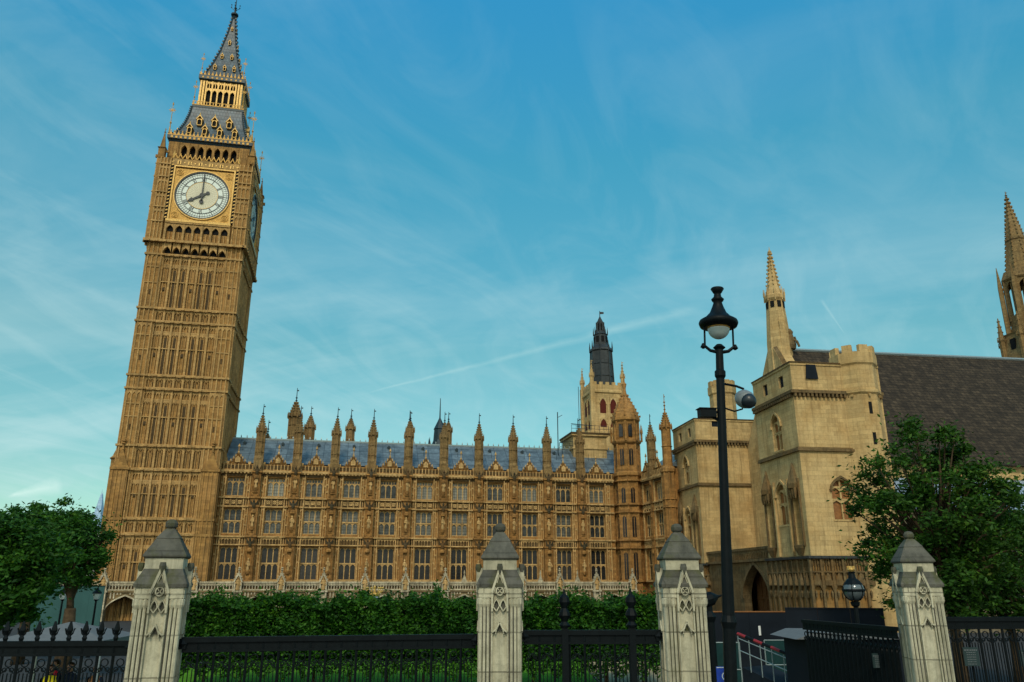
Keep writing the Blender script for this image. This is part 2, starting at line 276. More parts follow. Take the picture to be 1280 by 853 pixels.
# ------------------------------------------------------------------ mesh builder
class MB:
    def __init__(s, mtx=None): s.v = []; s.f = []; s.M = mtx
    def add(s, vs, fs):
        o = len(s.v)
        if s.M is not None: vs = [tuple(s.M @ Vector(p)) for p in vs]
        s.v += [tuple(p) for p in vs]; s.f += [tuple(i + o for i in f) for f in fs]; return s
    def box(s, x0, x1, y0, y1, z0, z1):
        return s.add([(x0, y0, z0), (x1, y0, z0), (x1, y1, z0), (x0, y1, z0), (x0, y0, z1), (x1, y0, z1), (x1, y1, z1), (x0, y1, z1)],
              [(0, 3, 2, 1), (4, 5, 6, 7), (0, 1, 5, 4), (1, 2, 6, 5), (2, 3, 7, 6), (3, 0, 4, 7)])
    def cbox(s, x, y, z, w, d, h): return s.box(x - w / 2, x + w / 2, y - d / 2, y + d / 2, z, z + h)
    def loft(s, prof, cx=0, cy=0, n=8, rot=None, sy=1.0, cap=True):   # prof: [(r,z)...], n-gon rings
        rot = math.pi / n if rot is None else rot
        vs = []; fs = []
        for r, z in prof:
            for k in range(n):
                a = rot + 2 * math.pi * k / n; vs.append((cx + r * math.cos(a), cy + r * sy * math.sin(a), z))
        for i in range(len(prof) - 1):
            for k in range(n):
                k2 = (k + 1) % n; fs.append((i * n + k, i * n + k2, (i + 1) * n + k2, (i + 1) * n + k))
        if cap: fs.append(tuple(reversed(range(n)))); fs.append(tuple(range((len(prof) - 1) * n, len(prof) * n)))
        return s.add(vs, fs)
    def sq(s, prof, cx=0, cy=0): return s.loft([(r * math.sqrt(2), z) for r, z in prof], cx, cy, 4, math.pi / 4)   # r: half width
    def ext(s, pts, y0, y1):              # convex-ish xz outline pushed along y
        n = len(pts)
        return s.add([(x, y0, z) for x, z in pts] + [(x, y1, z) for x, z in pts],
              [tuple(range(n)), tuple(reversed(range(n, 2 * n)))] + [((i + 1) % n, i, i + n, (i + 1) % n + n) for i in range(n)])
    def tube(s, pts, r, n=6, r1=None):
        pts = [Vector(p) for p in pts]; r1 = r if r1 is None else r1; vs = []; fs = []
        for i, p in enumerate(pts):
            t = (pts[min(i + 1, len(pts) - 1)] - pts[max(i - 1, 0)]).normalized()
            a = t.cross(Vector((0, 0, 1)) if abs(t.z) < .9 else Vector((1, 0, 0))).normalized(); b = t.cross(a)
            rr = r + (r1 - r) * i / max(1, len(pts) - 1)
            for k in range(n):
                q = 2 * math.pi * k / n; vs.append(p + (a * math.cos(q) + b * math.sin(q)) * rr)
        for i in range(len(pts) - 1):
            for k in range(n):
                k2 = (k + 1) % n; fs.append((i * n + k, i * n + k2, (i + 1) * n + k2, (i + 1) * n + k))
        fs += [tuple(reversed(range(n))), tuple(range((len(pts) - 1) * n, len(pts) * n))]
        return s.add(vs, fs)
    def disc(s, cx, cz, r0, r1, y0, y1, n=48, a0=0, a1=2 * math.pi):   # ring / disc facing -y
        full = abs(a1 - a0 - 2 * math.pi) < 1e-6; m = n if full else n + 1
        A = [a0 + (a1 - a0) * k / n for k in range(m)]; vs = []
        for r, y in ((r0, y0), (r1, y0), (r0, y1), (r1, y1)): vs += [(cx + r * math.sin(a), y, cz + r * math.cos(a)) for a in A]
        fs = []
        for k in range(n):
            q = (k + 1) % m
            fs += [(k, q, m + q, m + k), (2 * m + k, 3 * m + k, 3 * m + q, 2 * m + q), (m + k, m + q, 3 * m + q, 3 * m + k), (k, 2 * m + k, 2 * m + q, q)]
        return s.add(vs, fs)
    def bar(s, p, q, w, y0, y1):          # flat stroke in the xz plane
        (ax, az), (bx, bz) = p, q; L = math.hypot(bx - ax, bz - az) or 1; nx, nz = -(bz - az) / L * w / 2, (bx - ax) / L * w / 2
        return s.ext([(ax - nx, az - nz), (bx - nx, bz - nz), (bx + nx, bz + nz), (ax + nx, az + nz)], y0, y1)
    def head(s, x0, x1, zs, za, z1, y0, y1, n=5):   # spandrel above a pointed arch
        xc = (x0 + x1) / 2; w = xc - x0; h = za - zs
        c = [(x0 + w * (i / n) ** 1.7, zs + h * (i / n) * (1.25 - .25 * i / n)) for i in range(n + 1)]
        c += [(2 * xc - x, z) for x, z in reversed(c[:-1])]
        for (a, za_), (b, zb_) in zip(c[:-1], c[1:]):
            s.add([(a, y0, za_), (b, y0, zb_), (b, y0, z1), (a, y0, z1), (a, y1, za_), (b, y1, zb_), (b, y1, z1), (a, y1, z1)],
                  [(0, 1, 2, 3), (4, 7, 6, 5), (0, 4, 5, 1), (3, 2, 6, 7)])
        return s
    def archrib(s, x0, x1, zs, za, w, y0, y1, n=6):  # moulding that follows a pointed arch
        xc = (x0 + x1) / 2
        def cv(o):
            hw = xc - x0 + o; h = za - zs + o * 1.3
            c = [(xc - hw + hw * (i / n) ** 1.7, zs + h * (i / n) * (1.25 - .25 * i / n)) for i in range(n + 1)]
            return c + [(2 * xc - x, z) for x, z in reversed(c[:-1])]
        a, b = cv(0), cv(w)
        for i in range(len(a) - 1): s.ext([a[i], a[i + 1], b[i + 1], b[i]], y0, y1)
        return s
    def mesh(s, name, mat, smooth=False):
        me = bpy.data.meshes.new(name); me.from_pydata(s.v, [], s.f); me.materials.append(M[mat] if isinstance(mat, str) else mat)
        if smooth: me.polygons.foreach_set('use_smooth', [True] * len(me.polygons))
        me.update(); return me
    def build(s, name, mat, parent=None, smooth=False): return link(name, s.mesh(name, mat, smooth), parent)
def link(name, me, parent=None, loc=(0, 0, 0), rz=0):
    o = bpy.data.objects.new(name, me); COL.objects.link(o); o.location = loc; o.rotation_euler = (0, 0, rz)
    if parent: o.parent = parent
    return o
def tag(o, label, cat, group=None, kind=None):
    if label: o['label'] = label
    if cat: o['category'] = cat
    if group: o['group'] = group
    if kind: o['kind'] = kind
    return o
def thing(name, label, cat, loc=(0, 0, 0), rz=0, group=None):
    o = bpy.data.objects.new(name, None); COL.objects.link(o); o.location = loc; o.rotation_euler = (0, 0, rz); o.empty_display_size = .3
    return tag(o, label, cat, group)
def copy_tree(o, parent=None):
    c = o.copy(); COL.objects.link(c)
    if parent: c.parent = parent
    for ch in list(o.children): copy_tree(ch, c)
    return c
def sides(): return [Matrix.Rotation(k * math.pi / 2, 4, 'Z') for k in range(4)]
def pinnacle(mb, cx, cy, z0, r, hb, hc_, n=8, crock=5, rod=1.6, rr=.035):
    """octagonal shaft, cap ring, crocketed cone and a rod finial"""
    mb.loft([(r, z0), (r, z0 + hb), (r * 1.32, z0 + hb + .12), (r * 1.32, z0 + hb + .3), (r * .98, z0 + hb + .36), (r * .15, z0 + hb + hc_)], cx, cy, n)
    for q in range(n):
        a = math.pi / n + 2 * math.pi * q / n
        for j in range(crock):
            t = (j + .3) / crock; rc = r * (.98 - .83 * t) + .04; z = z0 + hb + .36 + (hc_ - .36) * t
            mb.cbox(cx + rc * math.cos(a), cy + rc * math.sin(a), z, r * .24, r * .24, r * .3)
        mb.loft([(r * .16, z0 + hb - .1), (r * .16, z0 + hb + .35), (0.01, z0 + hb + .85)], cx + r * 1.25 * math.cos(a), cy + r * 1.25 * math.sin(a), 4)
    return mb
def rodfin(mb, cx, cy, z0, h, r=.05, rings=(.2, .4, .58)):
    mb.loft([(r * 1.6, z0), (r, z0 + h * .3), (r * .55, z0 + h)], cx, cy, 6)
    for t in rings: mb.loft([(r, z0 + h * t - r * 1.2), (r * 2.6, z0 + h * t), (r, z0 + h * t + r * 1.2)], cx, cy, 6)
    mb.cbox(cx + r * 1.6, cy, z0 + h * .82, r * 3.2, r * .6, h * .07)
    return mb

A = R(11.6); UA = Vector((math.cos(A), math.sin(A), 0)); NA = Vector((-math.sin(A), math.cos(A), 0))
AH = R(8.0); UH = Vector((math.cos(AH), math.sin(AH), 0)); VH = Vector((-math.sin(AH), math.cos(AH), 0))

# ------------------------------------------------------------------ ground
tag(MB().box(-3000, 3000, -600, 3500, -.5, 0).build('ground', 'asphalt'), 'grey tarmac of the street and palace yard', 'ground', kind='structure')
tag(MB().box(-60, 60, 9.5, 15.6, .0, .12).build('pavement', 'paving'), 'stone paved footway in front of the railings', 'pavement', kind='structure')
tag(MB().box(-16, 3.6, 24, 75, .0, .06).build('lawn', 'grass'), 'green lawn behind the clipped hedge', 'lawn', kind='structure')
tag(MB().box(3.7, 9, 24, 78, .0, .05).build('path', 'gravel'), 'pale gravel path beside the lawn', 'path', kind='structure')

# ------------------------------------------------------------------ clock tower
CLK = at(251, 245, 95)                      # dial centre
HB = 6.0                                     # half width used as the tower's depth reference
T0 = Vector((CLK.x, CLK.y, 0)) + UA * .2 + NA * 5.87
T = thing('clock_tower', 'tall golden stone clock tower with white dial and dark pointed roof', 'clock tower', T0, A)
zc = CLK.z
SH, FD = 5.88, 5.5                           # pier face, field face (half widths)
STR = [3.2, 9.6, 11.4, 17.2, 20.1, 27.2, 28.9, 36.0, 37.75]
core = MB(); core.sq([(FD, 0), (FD, 47.2)])
trim = MB(); slots = MB()
FW = 7.7                                     # field width
SLIT = MB().box(-.14, .14, -.05, .02, 0, 1).mesh('slit_window', 'slit')
for Rm in sides():
    for mb in (core, trim, slots): mb.M = Rm
    y = -FD
    for sx in (-1, 1):                       # corner piers with three slim shafts
        cx = sx * (FW / 2 + (SH - FW / 2) / 2); w = SH - FW / 2
        if sx == 1: core.box(FW / 2, SH, -SH, -FD + .0, 0, 47.0)
        else: core.box(-FD, -FW / 2, -SH, -FD, 0, 47.0)
        for k, dx in enumerate((-.82, -.28, .28, .82)): trim.box(cx + dx - .07, cx + dx + .07, -SH - .13, -SH, 0, 46.9)
        for z in (5.4, 7.4, 14.2, 23.6, 25.2, 32.2, 34.1, 41.2, 43.4): trim.box(cx - .85, cx + .85, -SH - .09, -SH, z, z + .14)
        for zb in (16.2, 26.2, 35.0, 44.6):
            for dx in (-.55, 0, .55): trim.head(cx + dx - .21, cx + dx + .21, zb, zb + .5, zb + .75, -SH - .1, -SH, 3)
        for z in (12.6, 22, 30.8, 39.6): slots.box(cx - .12, cx + .12, -SH - .02, -SH + .02, z, z + .7)
    p = FW / 7
    for k in range(8): x = -FW / 2 + k * p; trim.box(x - .12, x + .12, y - .30, y, 0, 45.4)
    for k in range(7):
        x = -FW / 2 + (k + .5) * p
        for dx in (-.2, .2): trim.box(x + dx - .035, x + dx + .035, y - .13, y, 0, 45.3)
    zone = [(0, 3.2), (3.2, 9.6), (9.6, 11.4), (11.4, 17.2), (17.2, 20.1), (20.1, 27.2), (27.2, 28.9), (28.9, 36.0), (36.0, 37.75), (37.75, 45.2)]
    for (z0, z1) in zone:
        tall = z1 - z0 > 4
        for k in range(7):
            x = -FW / 2 + (k + .5) * p
            if tall:
                for dx in (-.27, 0, .27): trim.head(x + dx - .13, x + dx + .13, z1 - .75, z1 - .45, z1 - .1, y - .16, y, 3)
                trim.box(x - .42, x + .42, y - .16, y, z1 - 1.35, z1 - 1.2)
                for dx in (-.2, .2): trim.head(x + dx - .2, x + dx + .2, z1 - 1.9, z1 - 1.6, z1 - 1.35, y - .14, y, 3)
                trim.box(x - .42, x + .42, y - .2, y, (z0 + z1) / 2, (z0 + z1) / 2 + .12)
                sd_ = int(round(math.atan2(Rm[1][0], Rm[0][0]) / (math.pi / 2))) % 4
                if k in (1, 2, 4, 5): o = link('slit_window', SLIT, T, Rm @ Vector((x, y, z0 + .35)), sd_ * math.pi / 2); o.scale = (1, 1, z1 - z0 - 2.35)
                elif sd_ < 2: o = link('square_window', SLIT, T, Rm @ Vector((x, y - .12, z0 + 2.6)), sd_ * math.pi / 2); o.scale = (1.1, 1, .42)
            else:
                for dx in (-.22, .22):
                    trim.head(x + dx - .2, x + dx + .2, z1 - .7, z1 - .35, z1 - .1, y - .2, y, 3)
                    slots.box(x + dx - .11, x + dx + .11, y - .03, y + .02, z0 + .35, z1 - .75)
    for z in STR + [45.2]:                   # string courses step round piers
        trim.box(-FW / 2, FW / 2, y - .42, y, z - .12, z + .12); trim.box(-FW / 2, FW / 2, y - .34, y, z + .12, z + .24)
        for a, b in ((-SH - .22, -FW / 2), (FW / 2, SH + .0)): trim.box(a, b, -SH - .22, -SH, z - .12, z + .12)
        for k in range(8): x = -FW / 2 + k * p; trim.box(x - .2, x + .2, y - .55, y - .42, z - .1, z + .1)
core.build('shaft', 'tower_stone', T); trim.build('panelling', 'tower_trim', T); slots.build('hollow_shade', 'carved', T)  # flat dark boxes paint the shade of the panel hollows
# low corner buttresses with gabled heads and cross finials
for sx in (-1, 1):
    for sy in (-1, 1):
        bt = MB()
        cx, cy = sx * 5.15, sy * 5.55
        bt.box(cx - .95, cx + .95, cy - .75, cy + .75, 0, 17.4); bt.box(cx - 1.05, cx + 1.05, cy - .85, cy + .85, 11.2, 11.5); bt.box(cx - 1.05, cx + 1.05, cy - .85, cy + .85, 9.4, 9.7)
        bt.box(cx - 1.1, cx + 1.1, cy - .9, cy + .9, 17.1, 17.4)
        for dx in (-.75, -.25, .25, .75): bt.box(cx + dx - .07, cx + dx + .07, cy + sy * .75 - .12, cy + sy * .75 + .12, 0, 17.0)
        bt.ext([(cx - .9, 17.4), (cx + .9, 17.4), (cx, 19.6)], cy - .7, cy + .7)
        rodfin(bt, cx, cy + sy * .6, 19.5, 1.5, .1, (.5, .7)); bt.build('corner_buttress', 'tower_stone', T)
for sx in (-1, 1):                           # outer stair turret pinnacles on the flank
    bt = MB(); bt.loft([(.8, 0), (.8, 18.4), (1., 18.6), (.7, 18.9), (.12, 20.6)], sx * 5.9, -2.6 if sx > 0 else -4.6, 8); bt.build('flank_pinnacle', 'tower_stone', T)
# corbel table and clock stage
CS = 6.2
cs = MB(); cst = MB(); csd = MB(); cg = MB(); cg2 = MB()
cs.sq([(FD, 46.2), (CS - .35, 47.0), (CS - .35, 59.2), (5.0, 59.6)])
for Rm in sides():
    for mb in (cs, cst, csd, cg, cg2): mb.M = Rm
    y = -(CS - .35); p = 8.0 / 7
    for k in range(7):                       # machicolation arches over the shaft
        x = -4 + (k + .5) * p
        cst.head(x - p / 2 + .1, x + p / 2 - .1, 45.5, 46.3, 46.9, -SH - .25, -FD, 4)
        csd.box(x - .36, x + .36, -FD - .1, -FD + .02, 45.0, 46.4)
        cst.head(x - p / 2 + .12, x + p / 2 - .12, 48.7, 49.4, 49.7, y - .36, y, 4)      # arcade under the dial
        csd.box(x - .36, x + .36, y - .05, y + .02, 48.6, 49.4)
        cst.box(x - p / 2 - .13, x - p / 2 + .13, y - .4, y, 47.3, 49.7)
        cst.box(x - .05, x + .05, y - .16, y, 47.4, 48.5)
    cst.box(4 - .13, 4 + .13, y - .4, y, 47.3, 49.7)
    cst.box(-CS - .25, CS, -CS - .25, y, 46.85, 47.2); cst.box(-4.1, 4.1, y - .5, y, 49.65, 49.85)
    for k in range(12): x = -5.8 + k * 1.055; cst.box(x - .16, x + .16, -CS - .4, -CS - .25, 46.82, 47.05)
    for sx in (-1, 1):                       # panelled corner piers
        a, b = (4.35, CS) if sx > 0 else (-CS + .35, -4.35)
        cs.box(a, b, -CS, y, 47.2, 59.3)
        for x in np.linspace(min(a, b) + .12, max(a, b) - .12, 4): cst.box(x - .07, x + .07, -CS - .13, -CS, 47.2, 59.2)
        for z in (49.7, 51.8, 54.0, 56.3, 58.2): cst.box(a, b, -CS - .2, -CS, z, z + .16)
        for z in (50.9, 53.1, 55.3, 57.3):
            for x in np.linspace(min(a, b) + .4, max(a, b) - .4, 3): cst.head(x - .2, x + .2, z, z + .35, z + .55, -CS - .1, -CS, 3)
    # gilded ledge, frame, chequered strips, shields
    cg.box(-4.1, 4.1, y - .55, y, 49.87, 50.2)
    for sx in (-1, 1):
        cg.box(sx * 3.88 - .10, sx * 3.88 + .10, y - .32, y, zc - 3.95, zc + 3.95)
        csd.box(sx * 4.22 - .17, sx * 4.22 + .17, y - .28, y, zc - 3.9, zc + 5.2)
        for j in range(17): z = zc - 3.8 + j * .52; cg.ext([(sx * 4.22 - .15, z), (sx * 4.22 + .15, z + .13), (sx * 4.22 + .15, z + .28), (sx * 4.22 - .15, z + .15)], y - .32, y - .28)
        cg.loft([(.16, zc + 5.2), (.2, zc + 5.6), (.04, zc + 6.4)], sx * 4.22, y - .15, 6)
    cg.box(-3.98, 3.98, y - .32, y, zc + 3.95, zc + 4.12); cg.box(-3.98, 3.98, y - .32, y, zc - 4.06, zc - 3.95)
    for sx in (-1, 1):
        for sz in (-1, 1):                   # carved gilded spandrels
            spd = MB(Rm); n = 8; c = [(3.62 * math.cos(q * math.pi / 2 / n), 3.62 * math.sin(q * math.pi / 2 / n)) for q in range(n + 1)]
            for (x1, z1), (x2, z2) in zip(c[:-1], c[1:]):
                k1, k2 = 3.78 / max(x1, z1), 3.78 / max(x2, z2)
                q = [(sx * x1, zc + sz * z1), (sx * x1 * k1, zc + sz * z1 * k1), (sx * x2 * k2, zc + sz * z2 * k2), (sx * x2, zc + sz * z2)]
                if (sx * sz) < 0: q = q[::-1]
                spd.ext(q, y - .12, y)
            for rr in (.18, .38): spd.disc(sx * 3.15, zc + sz * 3.15, rr, rr + .06, y - .2, y - .12, 14)
            spd.bar((sx * 2.75, zc + sz * 3.55), (sx * 3.55, zc + sz * 2.75), .08, y - .19, y - .12)
            spd.build('spandrel', 'gold2', T)
    cst.box(-4.3, 4.3, y - .3, y, 58.28, 59.3)
    for k in range(6):                       # gold shields with dark middles
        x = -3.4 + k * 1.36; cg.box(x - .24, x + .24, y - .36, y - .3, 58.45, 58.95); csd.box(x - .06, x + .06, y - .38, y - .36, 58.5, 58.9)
        cg.cbox(x + .68, y - .33, 58.62, .2, .06, .2)
    for k in range(14):                      # zig-zag balustrade
        x = -4.3 + k * .615; cg2.bar((x, 59.3), (x + .307, 59.95), .11, y - .34, y - .2); cg2.bar((x + .307, 59.95), (x + .615, 59.3), .11, y - .34, y - .2)
        cg.cbox(x + .307, y - .27, 59.9, .12, .12, .16)
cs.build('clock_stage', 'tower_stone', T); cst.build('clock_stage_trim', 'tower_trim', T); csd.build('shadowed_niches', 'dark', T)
cg.build('gilded_frame', 'gold', T); cg2.build('gilded_balustrade', 'gold2', T)
# dials
def roman(mb, cx, cz, ang, txt, h, y0, y1):
    gw = {'I': .16, 'V': .30, 'X': .32}; tw = sum(gw[c] for c in txt); x = -tw / 2; st = .07
    ca, sa = math.cos(ang), math.sin(ang)
    P = lambda u, v: (cx + u * ca + v * sa, cz - u * sa + v * ca)
    for c in txt:
        w = gw[c]; m = x + w / 2
        if c == 'I': mb.bar(P(m, -h / 2), P(m, h / 2), st, y0, y1)
        elif c == 'V': mb.bar(P(x + .03, h / 2), P(m, -h / 2), st, y0, y1); mb.bar(P(x + w - .03, h / 2), P(m, -h / 2), st * .6, y0 - .003, y1)
        else: mb.bar(P(x + .03, h / 2), P(x + w - .03, -h / 2), st, y0, y1); mb.bar(P(x + w - .03, h / 2), P(x + .03, -h / 2), st * .6, y0 - .003, y1)
        x += w
yd = -(CS - .35)
face = MB().disc(0, 0, 0, 3.42, yd - .10, yd - .02, 64).mesh('dial', 'dial_face')
mid = MB().disc(0, 0, 0, 1.95, yd - .125, yd - .11, 48).mesh('dial_centre', 'dial_mid')
rim = MB(); rim.disc(0, 0, 3.36, 3.52, yd - .22, yd - .02, 64)
rimg = MB(); rimg.disc(0, 0, 3.52, 3.66, yd - .28, yd - .02, 64); rimg.disc(0, 0, 1.95, 2.0, yd - .135, yd - .1, 48)
num = MB(); NUM = ['XII', 'I', 'II', 'III', 'IV', 'V', 'VI', 'VII', 'VIII', 'IX', 'X', 'XI']
for r in (2.04, 2.62, 2.70, 3.08, 3.3): num.disc(0, 0, r, r + .035, yd - .13, yd - .1, 64)
for k in range(60):
    a = k * math.pi / 30; num.bar((2.75 * math.sin(a), 2.75 * math.cos(a)), (3.3 * math.sin(a), 3.3 * math.cos(a)), .03, yd - .128, yd - .1)
for k in range(12):
    a = k * math.pi / 6; roman(num, 2.32 * math.sin(a), 2.32 * math.cos(a), a, NUM[k], .52, yd - .132, yd - .1)
    num.bar((2.6 * math.sin(a), 2.6 * math.cos(a)), (3.35 * math.sin(a), 3.35 * math.cos(a)), .075, yd - .135, yd - .1)
for k in range(36):
    a = k * math.pi / 18; num.bar((.4 * math.sin(a), .4 * math.cos(a)), (1.9 * math.sin(a + .17), 1.9 * math.cos(a + .17)), .012, yd - .13, yd - .12)
mh = MB(); mh.ext([(-.11, -.9), (.11, -.9), (.09, 0), (.05, 3.25), (-.05, 3.25), (-.09, 0)], yd - .32, yd - .26); mh.disc(0, -.95, 0, .28, yd - .32, yd - .26, 16)
a = R(240); D_ = (math.sin(a), math.cos(a)); Nn = (D_[1], -D_[0]); Q = lambda u, v: (D_[0] * u + Nn[0] * v, D_[1] * u + Nn[1] * v)
hh = MB(); hh.ext([Q(-.75, .1), Q(-.75, -.1), Q(0, -.17), Q(1.5, -.11), Q(1.5, .11), Q(0, .17)], yd - .25, yd - .19)
hh.ext([Q(1.35, -.3), Q(2.1, 0), Q(1.35, .3), Q(1.2, 0)], yd - .255, yd - .19); hh.disc(Q(-.8, 0)[0], Q(-.8, 0)[1], 0, .25, yd - .25, yd - .19, 14); hh.disc(0, 0, 0, .3, yd - .34, yd - .19, 20)
numm, rimm, rimgm = num.mesh('numerals', 'black_paint'), rim.mesh('dial_rim', 'black_paint'), rimg.mesh('gold_ring', 'gold')
mhm, hhm = mh.mesh('minute_hand', 'black_paint'), hh.mesh('hour_hand', 'black_paint')
for k in range(4):
    d = link('dial', face, T, (0, 0, zc), k * math.pi / 2)
    for nm, me in (('dial_centre', mid), ('dial_rim', rimm), ('gold_ring', rimgm), ('numerals', numm), ('hour_hand', hhm), ('minute_hand', mhm)): link(nm, me, d)
# corner pinnacles of the clock stage
pm = MB(); pm.sq([(.42, 59.2), (.42, 60.6), (.55, 60.7), (.3, 60.9), (.05, 63.2)]); rodfin(pm, 0, 0, 63.0, .9, .06, (.3,))
pm.box(-.2, .9, -.1, .1, 60.2, 60.45); pm.box(-.75, -.4, -.15, .15, 59.3, 59.7)
pmm = pm.mesh('corner_pinnacle', 'tower_stone')
for k, (x, y) in enumerate(((-1, -1), (1, -1), (1, 1), (-1, 1))): link('corner_pinnacle', pmm, T, (x * 5.85, y * 5.85, 0), k * math.pi / 2)
# belfry
bf = MB(); bfd = MB(); bfd.sq([(4.6, 59.5), (4.6, 62.2)]); HW = 5.3
for Rm in sides():
    bf.M = Rm; p = 7.6 / 7
    for sx in (-1, 1):
        a, b = (3.8, HW) if sx > 0 else (-HW + .7, -3.8); bf.box(a, b, -HW, -HW + .7, 59.3, 62.3)
        for x in (a + .3, b - .3): bf.box(x - .08, x + .08, -HW - .1, -HW, 59.4, 62.2)
    for k in range(7):
        x = -3.8 + (k + .5) * p; bf.head(x - p / 2 + .14, x + p / 2 - .14, 61.2, 61.95, 62.3, -HW + .05, -HW + .5, 5)
    for k in range(8): x = -3.8 + k * p; bf.box(x - .16, x + .16, -HW, -HW + .5, 59.5, 62.3)
bf.M = None; bf.sq([(HW, 58.9), (HW, 59.5)])
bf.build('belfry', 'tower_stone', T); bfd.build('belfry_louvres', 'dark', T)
co = MB(); cog = MB(); co.sq([(HW - .05, 62.3), (HW + .1, 62.6), (HW + .3, 62.7), (HW + .3, 63.2), (HW + .05, 63.5), (HW - .3, 63.5)])
for Rm in sides():
    cog.M = Rm; h = HW + .3
    for k in range(18): x = -HW + .3 + k * .588; cog.cbox(x, -h - .02, 62.75, .3, .05, .32)
    for k in range(22):
        x = -HW + .1 + k * .5; cog.ext([(x - .2, 63.3), (x + .2, 63.3), (x, 63.85)], -h + .02, -h + .1); cog.cbox(x, -h + .06, 63.8, .12, .1, .14)
    cog.box(-h, h - .12, -h - .01, -h + .1, 63.2, 63.32)
co.build('upper_cornice', 'navy', T); cog.build('gilded_cresting', 'gold2', T)
ZZ = lambda z: float(np.interp(z, [63.5, 72.1, 72.4, 77.0, 78.2, 88.4, 92.3], [63.5, 69.3, 69.6, 74.2, 75.4, 87.7, 91.4]))
def up_(mb): mb.v = [(x, y, ZZ(z)) for x, y, z in mb.v]; return mb
def roof_r(prof, z):
    for (r0, z0), (r1, z1) in zip(prof[:-1], prof[1:]):
        if z0 <= z <= z1: return r0 + (r1 - r0) * (z - z0) / (z1 - z0)
RP1 = [(5.15, 63.5), (4.5, 65.0), (3.95, 67.4), (3.6, 70.0), (3.45, 72.1)]
RP2 = [(2.6, 78.2), (1.85, 80.2), (1.12, 82.8), (.56, 85.7), (.18, 88.4)]
ROOF1 = up_(MB().sq(RP1)).build('lower_roof', 'tower_roof', T); ROOF2 = up_(MB().sq(RP2)).build('spire', 'tower_roof', T)
for prof, m, own in ((RP1, 8, ROOF1), (RP2, 9, ROOF2)):
    for sx in (-1, 1):
        for sy in (-1, 1):
            rib = MB(); rib.tube([(sx * r, sy * r, z) for r, z in prof], .12, 6)
            for j in range(m * 2):
                z = prof[0][1] + (prof[-1][1] - prof[0][1]) * (j + .5) / m / 2; r = roof_r(prof, z) + .12; rib.cbox(sx * r, sy * r, z, .2, .2, .22)
            up_(rib).build('hip_rib', 'navy', own)
dm = MB(); dm.box(-.3, -.23, -.25, .3, 0, .85); dm.box(.23, .3, -.25, .3, 0, .85); dm.box(-.23, .23, -.25, .3, -.05, .03); dm.head(-.23, .23, .6, .85, .9, -.22, .1, 4); dm.bar((-.42, .8), (0, 1.42), .1, -.3, .8); dm.bar((.42, .8), (0, 1.42), .098, -.298, .8); dm.loft([(.06, 1.4), (.1, 1.55), (.02, 1.85)], 0, -.2, 5)
dmm = dm.mesh('dormer', 'gold'); dvm = MB().box(-.17, .17, -.12, .5, .1, .8).mesh('dormer_opening', 'dark')
def dormer(x, z, k, sc, prof):
    r = roof_r(prof, z); v = Matrix.Rotation(k * math.pi / 2, 4, 'Z') @ Vector((x, -r - .1 * sc, ZZ(z)))
    o = link('dormer', dmm, T, v, k * math.pi / 2); o.scale = (sc, sc, sc); link('dormer_opening', dvm, o)
for k in range(4):
    for x in (-3.0, -1.0, 1.0, 3.0): dormer(x, 64.3, k, 1.0, RP1)
    for x in (-2.0, 0, 2.0): dormer(x, 67.0, k, 1.1, RP1)
    for x in (-1.35, 0, 1.35): dormer(x, 79.2, k, .62, RP2)
    for x in (-.7, .7): dormer(x, 81.3, k, .6, RP2)
    dormer(0, 83.8, k, .55, RP2); dormer(0, 86.2, k, .45, RP2)
# lantern
lt = MB(); lc = MB(); ld = MB(); ld.sq([(2.55, 72.4), (2.55, 77.2)]); LW = 3.0
lg = MB(); lg.sq([(3.35, 71.9), (3.5, 72.1), (3.5, 72.45), (3.2, 72.5)]); up_(lg).build('lantern_gallery', 'navy', T); lg = MB(); lg.sq([(LW + .02, 77.0), (LW + .2, 77.15), (LW + .2, 77.75), (LW - .1, 78.2)])
for Rm in sides():
    lt.M = Rm; lc.M = Rm
    p = 4.1 / 5
    for k in range(6): x = -2.05 + k * p; lt.box(x - .1, x + .1, -LW + .05, -LW + .35, 72.5, 77.0)
    for k in range(5):
        x = -2.05 + (k + .5) * p; lt.head(x - p / 2 + .1, x + p / 2 - .1, 75.0, 75.5, 75.7, -LW + .1, -LW + .3, 4)
        lt.box(x - .05, x + .05, -LW + .12, -LW + .3, 75.7, 77.0); lt.box(x - .31, x + .31, -LW + .12, -LW + .3, 75.66, 75.8); lt.head(x - .28, x + .28, 76.3, 76.7, 77.0, -LW + .12, -LW + .3, 3)
    for x in (-2.42, -2.8): lt.box(x - .13, x + .13, -LW + .05, -LW + .35, 72.5, 77.0)
    for x in (2.42, ): lt.box(x - .13, x + .13, -LW + .05, -LW + .35, 72.5, 77.0)
    lc.box(-3.52, 3.42, -3.53, -3.46, 72.42, 72.56)
    for k in range(16): x = -3.3 + k * .44; lc.cbox(x, -3.5, 72.5, .12, .06, .5); 
    lc.box(-3.5, 3.4, -3.52, -3.47, 72.98, 73.06)
    for k in range(12): x = -2.9 + k * .52; lc.ext([(x - .2, 77.78), (x + .2, 77.78), (x, 78.3)], -LW - .2, -LW - .1); lc.cbox(x, -LW - .15, 78.25, .1, .1, .16)
    for k in range(9): x = -2.6 + k * .65; lc.cbox(x, -LW - .2, 77.25, .25, .05, .25)
up_(lt).build('lantern', 'gold', T); up_(ld).build('lantern_opening', 'dark', T); up_(lg).build('lantern_cornice', 'navy', T); up_(lc).build('lantern_cresting', 'gold2', T)
